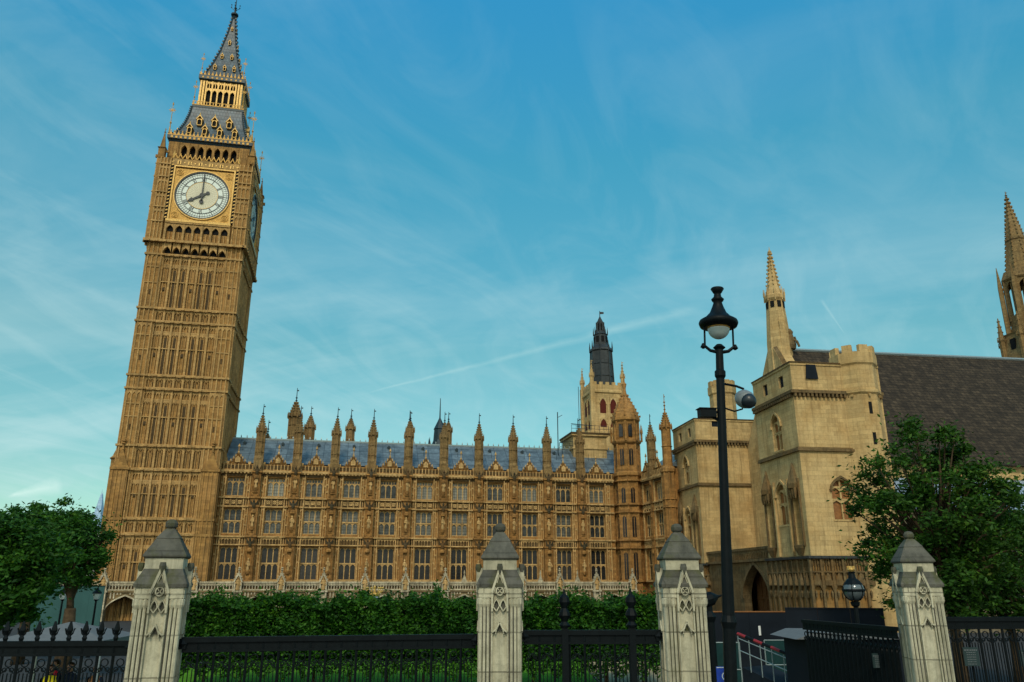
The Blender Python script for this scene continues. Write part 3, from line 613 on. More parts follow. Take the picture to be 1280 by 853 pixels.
fn = MB(); fn.loft([(.25, 88.3), (.45, 88.7), (.2, 88.9), (.55, 89.05), (.55, 89.3), (.15, 89.5), (.12, 90.3), (.22, 90.5), (.08, 90.7), (.05, 92.3)], 0, 0, 10)
for k in range(4):
    a = k * math.pi / 2; fn.tube([(0, 0, 90.0), (.6 * math.cos(a), .6 * math.sin(a), 90.5), (.62 * math.cos(a), .62 * math.sin(a), 91.1)], .04, 5)
    for z in (90.6, 91.1): fn.loft([(.02, z - .1), (.11, z), (.02, z + .1)], .62 * math.cos(a), .62 * math.sin(a), 6)
up_(fn).build('spire_finial', 'navy', T)
cr = MB(); cr.loft([(.16, 0), (.1, .4), (.05, 1.5), (.04, 4.6)], 0, 0, 6); cr.bar((-.45, 3.6), (.45, 3.6), .08, -.04, .04); cr.bar((-.3, 3.3), (.3, 3.9), .07, -.03, .03); cr.bar((-.3, 3.9), (.3, 3.3), .07, -.03, .03); cr.loft([(.06, 1.4), (.16, 1.6), (.06, 1.8)], 0, 0, 6)
cr.loft([(.05, 4.4), (.12, 4.6), (.02, 4.9)], 0, 0, 6)
crm = cr.mesh('corner_finial', 'gold2'); 
for (r, z, sc) in ((5.45, 63.4, 1.0), (3.35, 72.4, .85), (2.95, 77.7, .8)):
    for sx in (-1, 1):
        for sy in (-1, 1): o = link('corner_finial', crm, T, (sx * r, sy * r, ZZ(z))); o.scale = (sc, sc, sc)

# ------------------------------------------------------------------ palace ranges
PO = Vector((-.3239 * 99, 99, 0)); SP = 4.69
WH = 1.05                                    # half window width
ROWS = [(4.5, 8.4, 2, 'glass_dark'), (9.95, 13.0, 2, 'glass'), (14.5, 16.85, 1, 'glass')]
def window_mesh(z0, z1, tiers, hw=WH):
    w = MB(); n = 3; lw = 2 * hw / n; y0, y1 = .30, .46
    w.box(-hw, -hw + .07, y0, y1, z0, z1); w.box(hw - .07, hw, y0, y1, z0, z1); w.box(-hw, hw, .012, y1 + .02, z0 - .02, z0 + .07)
    for k in (1, 2): w.box(-hw + k * lw - .055, -hw + k * lw + .055, y0 + .01, y1 - .01, z0, z1)
    th = (z1 - z0) / tiers; hh = .42 if tiers == 2 else .55
    for t in range(tiers):
        b, tp = z0 + t * th, z0 + (t + 1) * th
        if t: w.box(-hw, hw, y0 - .03, y1, b - .08, b + .08)
        for k in range(n):
            a = -hw + k * lw
            if tiers == 1:
                w.head(a + .05, a + lw - .05, tp - .95, tp - .55, tp - .5, y0 + .03, y1 - .03, 4); w.box(a + lw / 2 - .03, a + lw / 2 + .03, y0 + .03, y1 - .03, tp - .55, tp)
                for q in (0, 1): w.head(a + .03 + q * lw / 2, a + lw / 2 + q * lw / 2 - .03, tp - .35, tp - .1, tp, y0 + .04, y1 - .04, 3)
            else: w.head(a + .05, a + lw - .05, tp - hh, tp - .1, tp, y0 + .03, y1 - .03, 4)
    return w.mesh('window', 'gold_trim')
WM = [window_mesh(a, b, t) for a, b, t, g in ROWS]
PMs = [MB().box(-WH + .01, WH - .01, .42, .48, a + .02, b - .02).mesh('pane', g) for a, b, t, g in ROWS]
def bay_wall(mb, tr, x0, x1, cx, top=17.3, hw=WH, cv=None):
    edges = [0, 4.5, 8.4, 9.95, 13.0, 14.5, 16.85, top]
    for i, (a, b) in enumerate(zip(edges[:-1], edges[1:])):
        if i in (1, 3, 5): mb.box(x0, cx - hw, 0, .7, a, b); mb.box(cx + hw, x1, 0, .7, a, b)
        else: mb.box(x0, x1, 0, .7, a, b)
    for s in (-1, 1):                        # slender shafts and panel ribs beside the window
        for d, w_, p_ in ((.13, .07, .16), (.42, .05, .09), (.72, .06, .12)):
            x = cx + s * (hw + d); 
            if x0 + .05 < x < x1 - .05: tr.box(x - w_, x + w_, -p_, 0, 4.3, 17.2)
        for z in (6.3, 7.9, 11.4, 12.6, 15.6, 16.5):
            x = cx + s * (hw + .28)
            if x0 + .1 < x < x1 - .1: tr.head(x - .1, x + .1, z, z + .25, z + .4, -.1, 0, 3); tr.cbox(x + s * .29, -.06, z - .5, .16, .12, .2)
    for z, h, p_ in ((4.28, .2, .3), (8.55, .14, .24), (9.5, .18, .28), (13.14, .16, .26), (14.22, .16, .3)): tr.box(x0, x1, -p_, 0, z, z + h)
    if cv:  # flat dark backing paints shade into sooty panels; cornice strip is a carved frieze
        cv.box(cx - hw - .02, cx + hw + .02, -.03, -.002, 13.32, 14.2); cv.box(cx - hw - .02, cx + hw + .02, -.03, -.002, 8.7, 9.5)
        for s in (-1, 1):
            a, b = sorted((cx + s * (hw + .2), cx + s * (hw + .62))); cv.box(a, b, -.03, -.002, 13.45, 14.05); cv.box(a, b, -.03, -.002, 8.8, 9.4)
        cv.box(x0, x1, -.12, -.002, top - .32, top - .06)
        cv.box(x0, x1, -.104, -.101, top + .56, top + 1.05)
    w4 = (2 * hw + .1) / 3
    for k in range(3):                       # quatrefoil panels
        x = cx - w4 + k * w4
        tr.disc(x, 13.76, .14, .25, -.14, 0, 8); tr.box(x - w4 / 2 - .04, x - w4 / 2 + .04, -.16, 0, 13.3, 14.22)
        tr.bar((x - .26, 13.5), (x + .26, 14.02), .07, -.1, 0); tr.bar((x - .26, 14.02), (x + .26, 13.5), .07, -.1 + .004, 0)
    for k in range(7): x = cx - 1.1 + k * .366; tr.head(x - .16, x + .16, 9.1, 9.32, 9.5, -.14, 0, 3); tr.box(x - .2, x - .16, -.12, 0, 8.69, 9.5)
    # cornice with carved bosses, pierced parapet and stepped gablet
    tr.box(x0, x1, -.22, .7, top, top + .14); tr.box(x0, x1, -.46, .7, top + .14, top + .36); tr.box(x0, x1, -.3, .5, top + .36, top + .46)
    n = int((x1 - x0) / .42)
    for k in range(n): x = x0 + (k + .5) * (x1 - x0) / n; tr.cbox(x, -.32, top - .02, .2, .22, .17)
    z0 = top + .46
    mb.box(x0, x1, -.1, .22, z0, z0 + .72)
    for k in range(n): 
        x = x0 + (k + .5) * (x1 - x0) / n; tr.box(x - .05, x + .05, -.18, -.1, z0, z0 + .72)
        if k % 2: tr.box(x - .17, x + .17, -.12, .2, z0 + .72, z0 + 1.02)
        for (a, z) in ((.98, .3), (.66, .62), (.4, .92), (.2, 1.3)): mb.box(cx - a, cx + a, -.14, .2, z0 + .72 if a == .98 else z0 + .72 + prev, z0 + .72 + z); prev = z
    tr.ext([(cx - .3, z0 + .9), (cx + .3, z0 + .9), (cx + .3, z0 + 1.4), (cx, z0 + 1.7), (cx - .3, z0 + 1.4)], -.24, -.14)
    for s in (-1, 1):
        for xx, zz in ((.85, 1.0), (.55, 1.3), (.3, 1.6)): tr.loft([(.09, z0 + zz), (.12, z0 + zz + .1), (.02, z0 + zz + .4)], cx + s * xx, .02, 5)
    tr.loft([(.1, z0 + 2.0), (.16, z0 + 2.2), (.06, z0 + 2.35), (.05, z0 + 2.8), (.17, z0 + 2.9), (.03, z0 + 3.3)], cx, .03, 6)
def statue_mesh():
    s = MB(); s.loft([(.17, 0), (.2, .15), (.16, .5), (.2, .8), (.22, 1.0), (.12, 1.15), (.07, 1.2), (.11, 1.3), (.11, 1.42), (.03, 1.5)], 0, 0, 8, sy=.75)
    s.tube([(-.18, -.02, 1.02), (-.25, -.1, .75), (-.08, -.2, .7)], .055, 5); s.tube([(.18, -.02, 1.02), (.26, -.08, .7), (.2, -.15, .5)], .055, 5); return s.mesh('statue', 'gold_trim')
STAT = statue_mesh()
BK = 1.45
def beast_mesh():                            # winged beast blackened by soot
    s = MB()
    for q in (-1, 1):
        s.add([(q * .08, -.1, -.1), (q * .34, -.2, .55), (q * .30, -.05, -.15), (q * .08, .05, .1), (q * .36, .0, .5)], [(0, 1, 2), (0, 3, 4, 1), (1, 4, 2), (3, 2, 4), (0, 2, 3)])
    s.loft([(.1, -.35), (.16, -.1), (.13, .15), (.06, .32)], 0, -.22, 6); s.loft([(.05, .22), (.11, .32), (.04, .48)], 0, -.33, 6); s.v = [(x * BK, y * 1.1, z * 1.25) for x, y, z in s.v]; return s.mesh('beast', 'dark_stone')
BEAST = beast_mesh()
def buttress_mesh():
    b = MB()
    b.box(-.58, .58, -.95, 0, 0, 8.6); b.box(-.54, .54, -.82, 0, 8.6, 13.2); b.box(-.5, .5, -.72, 0, 13.2, 17.5)
    for z, f in ((4.3, .98), (8.5, .98), (9.5, .86), (13.14, .86), (14.2, .76), (17.35, .8)):
        b.box(-.66, .66, -f - .14, 0, z, z + .2)
    for a, c, f in ((4.6, 8.4, .95), (9.75, 13.0, .82), (14.5, 17.2, .72)):
        for x in (-.46, -.3, .3, .46): b.box(x - .045, x + .045, -f - .12, -f, a, c)
        b.loft([(.2, a + .55), (.26, a + .75), (.3, a + .95), (.2, a + 1.0)], 0, -f - .1, 6)       # pedestal
        b.loft([(.3, c - .62), (.32, c - .35), (.12, c - .1), (.04, c + .15)], 0, -f - .12, 6)     # canopy
        b.box(-.3, .3, -f - .06, -f, c - .75, c - .6)
    for z in (5.2, 10.4, 15.2): b.cbox(0, -.86, z - .3, .7, .12, .1)
    return b.mesh('buttress', 'gold_stone')
BUT = buttress_mesh()
def turret_mesh():
    t = MB(); t.box(-.55, .55, -.85, .25, 17.5, 19.1); t.loft([(.64, 19.1), (.56, 19.5), (.52, 19.55)], 0, -.3, 8)
    pinnacle(t, 0, -.3, 19.5, .52, 3.0, 2.2, 8, 6)
    for k in range(8):
        a = math.pi / 8 + k * math.pi / 4; t.cbox(.54 * math.cos(a), -.3 + .54 * math.sin(a), 19.3, .1, .1, 3.3)
    for z in (19.9, 21.2): t.loft([(.54, z), (.63, z + .06), (.54, z + .12)], 0, -.3, 8)
    for x in (-.35, 0, .35): t.box(x - .05, x + .05, -.93, -.85, 17.6, 19.0)
    return t.mesh('pinnacle', 'roof_stone')
TUR = turret_mesh(); TURROD = rodfin(MB(), 0, -.3, 24.1, 2.1, .07, (.12, .28, .42)).mesh('vane', 'navy')
def turret(parent, x, y=0, rz=0, dz=0, sc=1):
    o = link('pinnacle', TUR, parent, (x, y, dz), rz); link('vane', TURROD, o); return o
def buttress(parent, x):
    b = link('buttress', BUT, parent, (x, 0, 0)); t = turret(parent, x)
    for z, f in ((5.55, 1.08), (10.75, .95), (15.5, .85)): s = link('statue', STAT, b, (0, -f, z)); s.rotation_euler = (0, 0, random.uniform(-.7, .7)); s.scale = (random.uniform(.88, 1.12), 1, random.uniform(.9, 1.06))
    for z, f in ((8.35, 1.2), (12.95, 1.06), (17.2, .98)): link('beast', BEAST, b, (0, -f + .18, z + .45 if z < 17 else z + .4))
def windows(parent, cx, seed):
    for i in range(3):
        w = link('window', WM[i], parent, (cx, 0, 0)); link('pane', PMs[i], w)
P = thing('palace_range', 'long golden gothic range with rows of windows and a blue grey iron roof', 'building', PO, A)
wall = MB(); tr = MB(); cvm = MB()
bays = [(-4.35, -.5, -2.55)] + [(i * SP - (.0), (i + 1) * SP, (i + .5) * SP) for i in range(10)]
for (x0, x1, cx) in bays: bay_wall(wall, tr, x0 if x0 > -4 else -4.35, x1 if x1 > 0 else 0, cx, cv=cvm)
for k, (x0, x1, cx) in enumerate(bays): windows(P, cx, k)
for i in range(10): buttress(P, i * SP)
wall.box(-4.35, 50, .7, 12, 0, 18.6)
cvm.build('carved_shade_panels', 'carved', P); wall.build('front_wall', 'gold_stone', P); tr.build('stone_tracery', 'gold_trim', P)
rf = MB(); rf.add([(-4.3, .75, 18.75), (50, .75, 18.75), (50, 6, 22.7), (-4.3, 6, 22.7), (-4.3, 11.5, 18.75), (50, 11.5, 18.75)], [(0, 1, 2, 3), (3, 2, 5, 4), (0, 3, 4), (1, 5, 2), (0, 4, 5, 1)])
rf.build('roof', 'iron_roof', P)
rc = MB(); rc.box(-4.3, 50, 5.9, 6.1, 22.65, 22.85)
for k in range(72): x = -4 + k * .75; rc.loft([(.05, 22.85), (.1, 23.0), (.02, 23.25)], x, 6, 4)
rc.build('ridge_cresting', 'white_metal', P)
for (x0, x1, cx) in bays:
    ve = MB(); ve.ext([(cx - .16, 21.75), (cx + .16, 21.75), (cx + .22, 22.0), (cx, 22.2), (cx - .22, 22.0)], 4.55, 5.4); ve.build('roof_vent', 'navy', P); MB().loft([(.03, 20.4), (.03, 21.8)], cx, 3.4, 4).build('roof_rod', 'navy', P)
tb = MB(); tb.box(42.6, 47.6, 4.2, 10, 19, 24.5); tb.box(42.3, 47.9, 3.9, 10.3, 24.5, 24.75); tb.box(42.45, 47.75, 4.05, 10.2, 22.6, 22.8); tb.build('tower_base', 'cream_stone', P)
tb = MB(); tb.box(42.2, 48.0, 3.8, 10.4, 24.75, 24.98); tb.build('base_gallery', 'carved', P)
tb = MB()
for k in range(9): tb.tube([(42.3 + k * .7, 3.9, 24.95), (42.3 + k * .7, 3.9, 26.0)], .03, 4)
for z in (25.5, 26.0): tb.tube([(42.3, 3.9, z), (47.9, 3.9, z)], .03, 4)
tb.build('guard_rail', 'navy', P)
# octagonal stair turret with a bell shaped cap at the inner corner
OX, OY = 49.0, -.4
ot = MB(); ot.loft([(1.75, 0), (1.75, 18.0), (2.0, 18.2), (2.0, 18.6), (1.7, 18.8), (1.65, 22.4), (2.0, 22.7), (2.0, 23.1), (1.7, 23.2), (1.7, 25.6), (2.0, 25.9), (2.0, 26.2), (1.75, 26.9), (1.35, 27.9), (.85, 28.8), (.36, 29.6), (.2, 30.6), (.36, 31.3), (.12, 31.6), (.08, 32.8)], OX, OY, 8)
for k in range(8):
    a = k * math.pi / 4; ca, sa = math.cos(a), math.sin(a); a2 = a + math.pi / 8
    ot.M = None
    ot.loft([(.14, 0), (.14, 22.5)], OX + 1.72 * math.cos(a2), OY + 1.72 * math.sin(a2), 5)
    pinnacle(ot, OX + 2.1 * math.cos(a2), OY + 2.1 * math.sin(a2), 22.9, .16, 1.2, 1.3, 4, 2); ot.loft([(.17, 23.1), (.17, 25.9)], OX + 1.7 * math.cos(a2), OY + 1.7 * math.sin(a2), 5)
    for j in range(7): t = j / 7; r = 1.75 * (1 - t) ** 1.05 + .25; ot.cbox(OX + r * math.cos(a2), OY + r * math.sin(a2), 26.4 + 3.6 * t, .2, .2, .24)
    Mx = Matrix.Translation((OX, OY, 0)) @ Matrix.Rotation(a, 4, 'Z'); ot.M = Mx
    for z0, z1 in ((4.6, 8.2), (10, 12.9), (14.5, 16.7), (19.6, 22.0), (23.5, 25.3)):
        otd = MB(Mx); yo = -.06 if z0 > 23 else 0; otd.box(-.28, .28, -1.66 + yo, -1.4 + yo, z0, z1); otd.build('turret_slit', 'glass_dark', P) if k not in (1, 2, 3) else None; ot.head(-.28, .28, z1 - .5, z1 - .1, z1, -1.72, -1.5, 4); ot.box(-.03, .03, -1.7, -1.5, z0, z1)
    for z in (4.3, 8.5, 9.5, 13.2, 14.2, 17.4, 22.8): ot.box(-.72, .72, -1.9, -1.55, z, z + .2)
ot.build('stair_turret', 'gold_stone', P)

WG = PO + UA * 50.6 + NA * (-.8)
PW = thing('palace_wing', 'short golden gothic wing running toward the viewer between stair turret and cream tower', 'building', WG, A - math.pi / 2 + R(4.5))
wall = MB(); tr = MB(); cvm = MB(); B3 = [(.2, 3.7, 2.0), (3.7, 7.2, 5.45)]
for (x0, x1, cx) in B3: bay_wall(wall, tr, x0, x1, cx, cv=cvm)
cvm.build('carved_shade_panels', 'carved', PW)
for k, (x0, x1, cx) in enumerate(B3): windows(PW, cx, k)
for x in (3.7,):
    b_ = link('buttress', BUT, PW, (x, 0, 0)); b_.scale = (.7, .38, 1)
turret(PW, 3.7, .4)
wall.box(.2, 7.2, .7, 8, 0, 18.4); wall.build('side_wall', 'gold_stone', PW); tr.build('stone_tracery', 'gold_trim', PW)
MB().add([(0, .75, 18.7), (7.2, .75, 18.7), (7.2, 4.4, 21.2), (0, 4.4, 21.2), (0, 8, 18.7), (7.2, 8, 18.7)], [(0, 1, 2, 3), (3, 2, 5, 4), (0, 3, 4), (1, 5, 2), (0, 4, 5, 1)]).build('roof', 'iron_roof', PW)
et = MB(); et.loft([(.8, 0), (.8, 17.6), (1.0, 17.8), (1.0, 18.2), (.8, 18.5)], 7.7, .35, 8); pinnacle(et, 7.7, .35, 18.4, .62, 5.0, 2.2, 8, 6); rodfin(et, 7.7, .35, 25.5, 2.6, .07)
for k in range(8):
    a = math.pi / 8 + k * math.pi / 4; et.loft([(.1, 0), (.1, 17.7)], 7.7 + .8 * math.cos(a), .35 + .8 * math.sin(a), 5)
for z in (4.3, 8.5, 9.5, 13.2, 14.2, 21): et.loft([(.82 if z < 18 else .6, z), (.96 if z < 18 else .74, z + .1), (.82 if z < 18 else .6, z + .2)], 7.7, .35, 8)
et.build('end_turret', 'gold_stone', PW)

# cloister arcade in front of the range
CL = thing('cloister_arcade', 'low pale stone arcade with open balustrade and gabled piers below the range', 'arcade', PO - NA * 3.5, A)
ca = MB(); cp = MB(); cd = MB(); CS_ = 4.84; x = -.6 - 4 * CS_
xs = [-.6 + CS_ * i for i in range(-4, 11)]
for i, x0 in enumerate(xs[:-1]):
    x1 = x0 + CS_
    ca.head(x0 + .5, x1 - .5, 1.2, 2.7, 3.1, 0, .5, 8); cp.archrib(x0 + .5, x1 - .5, 1.2, 2.7, .14, -.1, 0, 9)
    ca.box(x0, x0 + .5, 0, .5, 0, 3.1); ca.box(x1 - .5, x1, 0, .5, 0, 3.1); ca.box(x0, x1, -.12, .62, 3.1, 3.3)
    cp.box(x0 + .4, x1 - .4, -.06, .26, 4.1, 4.3); cp.box(x0 + .4, x1 - .4, -.05, .25, 3.3, 3.45)
    n = 12
    for k in range(n):
        xx = x0 + .45 + (k + .5) * (CS_ - .9) / n; cp.box(xx - .05, xx + .05, 0, .18, 3.45, 4.1); cp.head(xx - .15, xx + .15, 3.75, 3.95, 4.1, .02, .16, 3)
    for k in (-1.55, -1.2, -.85, -.5, .5, .85, 1.2, 1.55): c0 = (x0 + x1) / 2 + k; cp.box(c0 - .07, c0 + .07, -.07, 0, 2.45 if abs(k) > 1 else 2.85, 3.1)
    for s in (-1, 1): ca.disc((x0 + x1) / 2 + s * 1.75, 2.7, .1, .2, -.05, 0, 12)
    if i in (9, 11, 12):                     # small extra gablets between piers
        c0 = (x0 + x1) / 2; cp.ext([(c0 - .35, 4.3), (c0 + .35, 4.3), (c0, 5.2)], 0, .2); cp.loft([(.06, 5.1), (.11, 5.3), (.02, 5.7)], c0, .1, 5)
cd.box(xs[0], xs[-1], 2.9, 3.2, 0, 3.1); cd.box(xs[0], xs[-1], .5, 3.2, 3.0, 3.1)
bkg = MB(); bkg.box(xs[0], xs[-1], .19, .24, 3.46, 4.09); bkg.build('balustrade_shade', 'carved', CL); ca.build('arches', 'cloister_wall', CL); cp.build('balustrade', 'cloister', CL); cd.build('inner_wall', 'wood_door', CL)  # added dark slab stands for the shade behind the pierced balustrade
g = MB(); g.box(-.34, -.2, -.35, .2, 0, 4.2); g.box(.2, .34, -.35, .2, 0, 4.2); g.box(-.34, .34, -.1, .2, 0, 4.3); g.box(-.42, .42, -.42, .24, 3.1, 3.3)
g.ext([(-.42, 4.2), (-.3, 4.2), (0, 5.0), (.3, 4.2), (.42, 4.2), (0, 5.45)][0:1] + [(-.3, 4.2), (0, 5.0), (0, 5.45)], -.4, .1); g.ext([(.42, 4.2), (0, 5.45), (0, 5.0), (.3, 4.2)], -.4, .1)
for s in (-1, 1):
    for t in (.2, .45, .7): g.cbox(s * .42 * (1 - t), -.15, 4.25 + 1.2 * t, .13, .14, .15)
g.loft([(.07, 5.3), (.07, 5.5), (.17, 5.62), (.05, 5.72), (.13, 5.82), (.02, 5.95)], 0, -.15, 6)
gm = g.mesh('gabled_pier', 'cloister'); sm = bpy.data.meshes.get('statue')
for x0 in xs: o = link('gabled_pier', gm, CL, (x0, -.1, 0)); o.scale = (1.3, 1.1, 1.0); link('statue', STAT, o, (0, -.22, 3.0 + .35))

# towers and pinnacles that rise beyond the ridge
def rear(px, ytip, ycap, ybase, wpx, Y, label, mat='roof_stone', tall=False):
    b = at(px, ybase, Y); tp = at(px, ytip, Y); cp_ = at(px, ycap, Y); sc = Y * 1.05 / 976; r = wpx * sc / 2
    o = thing('roof_pinnacle', label, 'pinnacle', (b.x, Y, 0), A, 'pinnacles beyond the long iron roof')
    m = MB(); zb = min(b.z, 21) - 4; hb = cp_.z - zb - r * 2.2
    m.loft([(r * 1.35, 0), (r * 1.35, zb), (r, zb + .4)], 0, 0, 8); pinnacle(m, 0, 0, zb + .3, r, hb - .3, (cp_.z - zb - hb) + r * .6, 8, 5)
    for z in np.arange(zb + 2.5, zb + hb, 1.8): m.loft([(r, z), (r * 1.15, z + .08), (r, z + .16)], 0, 0, 8)
    for k in range(8):
        a = math.pi / 8 + k * math.pi / 4; m.cbox(r * 1.02 * math.cos(a), r * 1.02 * math.sin(a), zb, r * .2, r * .2, hb)
    m.build('shaft', mat, o); rodfin(MB(), 0, 0, cp_.z - .1, tp.z - cp_.z + .2, .08, (.15, .3, .45)).build('vane', 'navy', o)
    return o
rear(333.5, 526, 545, 556, 7, 118, 'small stone pinnacle just right of the leftmost turret of the roofline')
rear(366, 486, 507, 556, 14, 116, 'broad tall stone turret with open belfry, highest near the clock tower')
rear(386, 509, 524, 556, 11, 118, 'slim dark stone pinnacle right of the broad tall turret')
rear(437, 512, 527, 556, 10, 118, 'stone pinnacle standing alone midway between third and fourth front turrets')
rear(512, 515, 530, 556, 9, 118, 'pinnacle half hidden behind a front turret as its twin')
rear(560, 516, 531, 558, 8, 118, 'stone pinnacle touching the black iron lantern on its right')
rear(723, 524, 540, 560, 7, 118, 'thin pinnacle on the roof left of the cream ventilation tower')
b = at(549, 556, 122)
o = thing('iron_lantern', 'black iron ventilation lantern peeping over the roof', 'lantern', (b.x, 122, 0), A)
m = MB(); m.loft([(2.0, 0), (1.7, 20), (1.5, 23.6), (1.7, 23.8), (1.0, 25.6), (.9, 27.3), (1.0, 27.4), (.4, 28.6), (.12, 29.2), (.05, 32.4)], 0, 0, 8)
for k in range(8): a = math.pi / 8 + k * math.pi / 4; m.loft([(.12, 22.5), (.12, 25), (.02, 26)], 1.7 * math.cos(a), 1.7 * math.sin(a), 5)
m.build('housing', 'navy', o)
# ventilation tower right of centre
YV = 124; zV = lambda y: at(752, y, YV).z; bV = at(755, 545, YV)
VT = thing('ventilation_tower', 'cream square tower topped by a dark slate lantern with a small flag', 'tower', (bV.x, YV, 0), A)
VT.rotation_euler = (0, 0, A)
hw = 2.6; z0, z1, z2 = zV(545), zV(497), zV(486)
m = MB(); m.sq([(hw, z0 - 12), (hw, z1), (hw + .2, z1 + .2), (hw + .2, z1 + .5), (hw + .05, z1 + .7), (hw + .05, z2)]); m.box(-3.6, 3.9, -3.6, 3.6, 0, z0 - .3); m.box(-3.9, 4.2, -3.9, 3.9, z0 - .4, z0); m.box(-3.75, 4.05, -3.75, 3.75, z0 - 3.2, z0 - 2.9)
for Rm in sides():
    m.M = Rm
    for k in range(5): x = -2.1 + k * 1.05; m.box(x - .3, x + .3, -hw - .05, -hw + .25, z2, z2 + .45)
m.M = None
for sx in (-1, 1):
    for sy in (-1, 1): m.box(sx * hw - .35, sx * hw + .35, sy * hw - .35, sy * hw + .35, z0, z2 + .3); pinnacle(m, sx * hw, sy * hw, z2, .32, 1.2, 2.0, 6, 3); rodfin(m, sx * hw, sy * hw, z2 + 3, 1.0, .08, (.4,))
m.build('stone_stage', 'cream_stone', VT)
m = MB(); m2 = MB()
for Rm in sides():
    m.M = Rm; m2.M = Rm
    for x in (-.85, .85):
        
        for qa, qb in ((538, 528), (521, 503)): MB(Rm).box(x - .5, x + .5, -hw - .02, -hw + .3, zV(qa), zV(qb)).build('louvre', 'red_glass', VT)
        for za, zb in ((zV(528), zV(538)), (zV(503), zV(521))): m2.archrib(x - .5, x + .5, za - .9, za + .1, .15, -hw - .1, -hw + .02, 5); m2.head(x - .5, x + .5, za - .9, za, za + .1, -hw - .08, -hw, 4)
    m2.box(-.09, .09, -hw - .1, -hw, zV(540), zV(500))
m2.build('louvre_arches', 'cream_stone', VT)
m = MB(); zs = [zV(y) for y in (488, 441, 439, 420, 419, 403)]
m.loft([(2.0, zs[0] - 1), (1.75, zs[1]), (1.95, zs[1] + .15), (1.85, zs[2] + .2), (1.25, zs[2] + .9), (1.12, zs[3]), (1.25, zs[3] + .1), (.66, zs[4] + .5), (.52, zs[5]), (.26, zs[5] + .6), (.07, zs[5] + 1.0), (.05, zV(389))], 0, 0, 8)
for k in range(8):
    a = math.pi / 8 + k * math.pi / 4
    m.tube([(2.0 * math.cos(a), 2.0 * math.sin(a), zs[0]), (1.76 * math.cos(a), 1.76 * math.sin(a), zs[1])], .10, 5)
    m.loft([(.12, zs[1]), (.12, zs[1] + .8), (.02, zs[1] + 1.8)], 1.85 * math.cos(a), 1.85 * math.sin(a), 5); m.loft([(.09, zs[3]), (.09, zs[3] + .6), (.02, zs[3] + 1.4)], 1.16 * math.cos(a), 1.16 * math.sin(a), 5)
    m.cbox(.62 * math.cos(a), .62 * math.sin(a), zs[4], .16, .16, 2.2)
for z in (.33, .66): z_ = zs[0] + (zs[1] - zs[0]) * z; r_ = 1.98 + (1.75 - 1.98) * z; m.loft([(r_, z_ - .1), (r_ + .08, z_), (r_, z_ + .1)], 0, 0, 8)
m.ext([(.05, zV(393)), (.7, zV(393) + .1), (.7, zV(390)), (.05, zV(390))], -.02, .02)
m.build('slate_lantern', M['lead'], VT)
m = MB()
for k in range(8):
    a = k * math.pi / 4; m.M = Matrix.Rotation(a, 4, 'Z'); m.box(-.25, .25, -1.16, -1.0, zs[2] + 1.3, zs[3] - .3); m.box(-.12, .12, -.6, -.42, zs[4] + .6, zs[5] - .4)
m.build('lantern_openings', 'dark', VT)
# roof scaffold and aerial
b = at(716, 556, 112)
o = thing('roof_scaffold', 'thin scaffold frame with aerial masts on the roof', 'scaffold', (b.x, 112, 21.5), A)
m = MB()
for x in (-1.6, 0, 1.6, 3): m.tube([(x, 0, -2), (x, 0, 2.2)], .05, 5); m.tube([(x, 1.5, -2), (x, 1.5, 2.2)], .05, 5)
for z in (1.0, 1.6, 2.2): m.tube([(-1.6, 0, z), (3, 0, z)], .04, 5); m.tube([(-1.6, 1.5, z), (3, 1.5, z)], .04, 5)
m.tube([(3, 0, 4.6), (-.2, 0, 4.8)], .05, 5); m.build('frame', 'navy', o)
m = MB(); m.tube([(-2.2, 0, -2), (-2.2, 0, 6.4)], .07, 6); m.tube([(-2.2, 0, 5.6), (-1.5, 0, 6.0)], .04, 5); m.tube([(1.2, .5, 0), (1.2, .5, 10.5)], .045, 5); m.build('mast', 'navy', o)

# ------------------------------------------------------------------ great hall with two towers
HN = Vector((25.6, 69.3, 0))
H = thing('great_hall', 'cream stone medieval hall with two square towers and a huge dark slate roof', 'building', HN, AH)
def hood(mb, x0, x1, zs, za, y):
    mb.archrib(x0, x1, zs, za, .16, y - .16, y + .02, 7); 
    for x in (x0 - .08, x1 + .08): mb.cbox(x, y - .08, zs - .18, .24, .2, .2)
def two_light(mb, x0, x1, zb, zt, y0, y1):
    c = (x0 + x1) / 2; mb.box(c - .07, c + .07, y0, y1, zb, zt); zm = zb + (zt - zb) * .5; mb.box(x0, x1, y0, y1, zm - .07, zm + .07)
    mb.box(x0, x0 + .08, y0, y1, zb, zt); mb.box(x1 - .08, x1, y0, y1, zb, zt); mb.box(x0 - .1, x1 + .1, y0 - .25, y1, zb - .16, zb)
    for a, b in ((x0 + .06, c - .05), (c + .05, x1 - .06)): mb.head(a, b, zm - .45, zm - .12, zm - .06, y0 + .02, y1, 4); mb.head(a, b, zt - 1.15, zt - .75, zt - .6, y0 + .02, y1, 4)
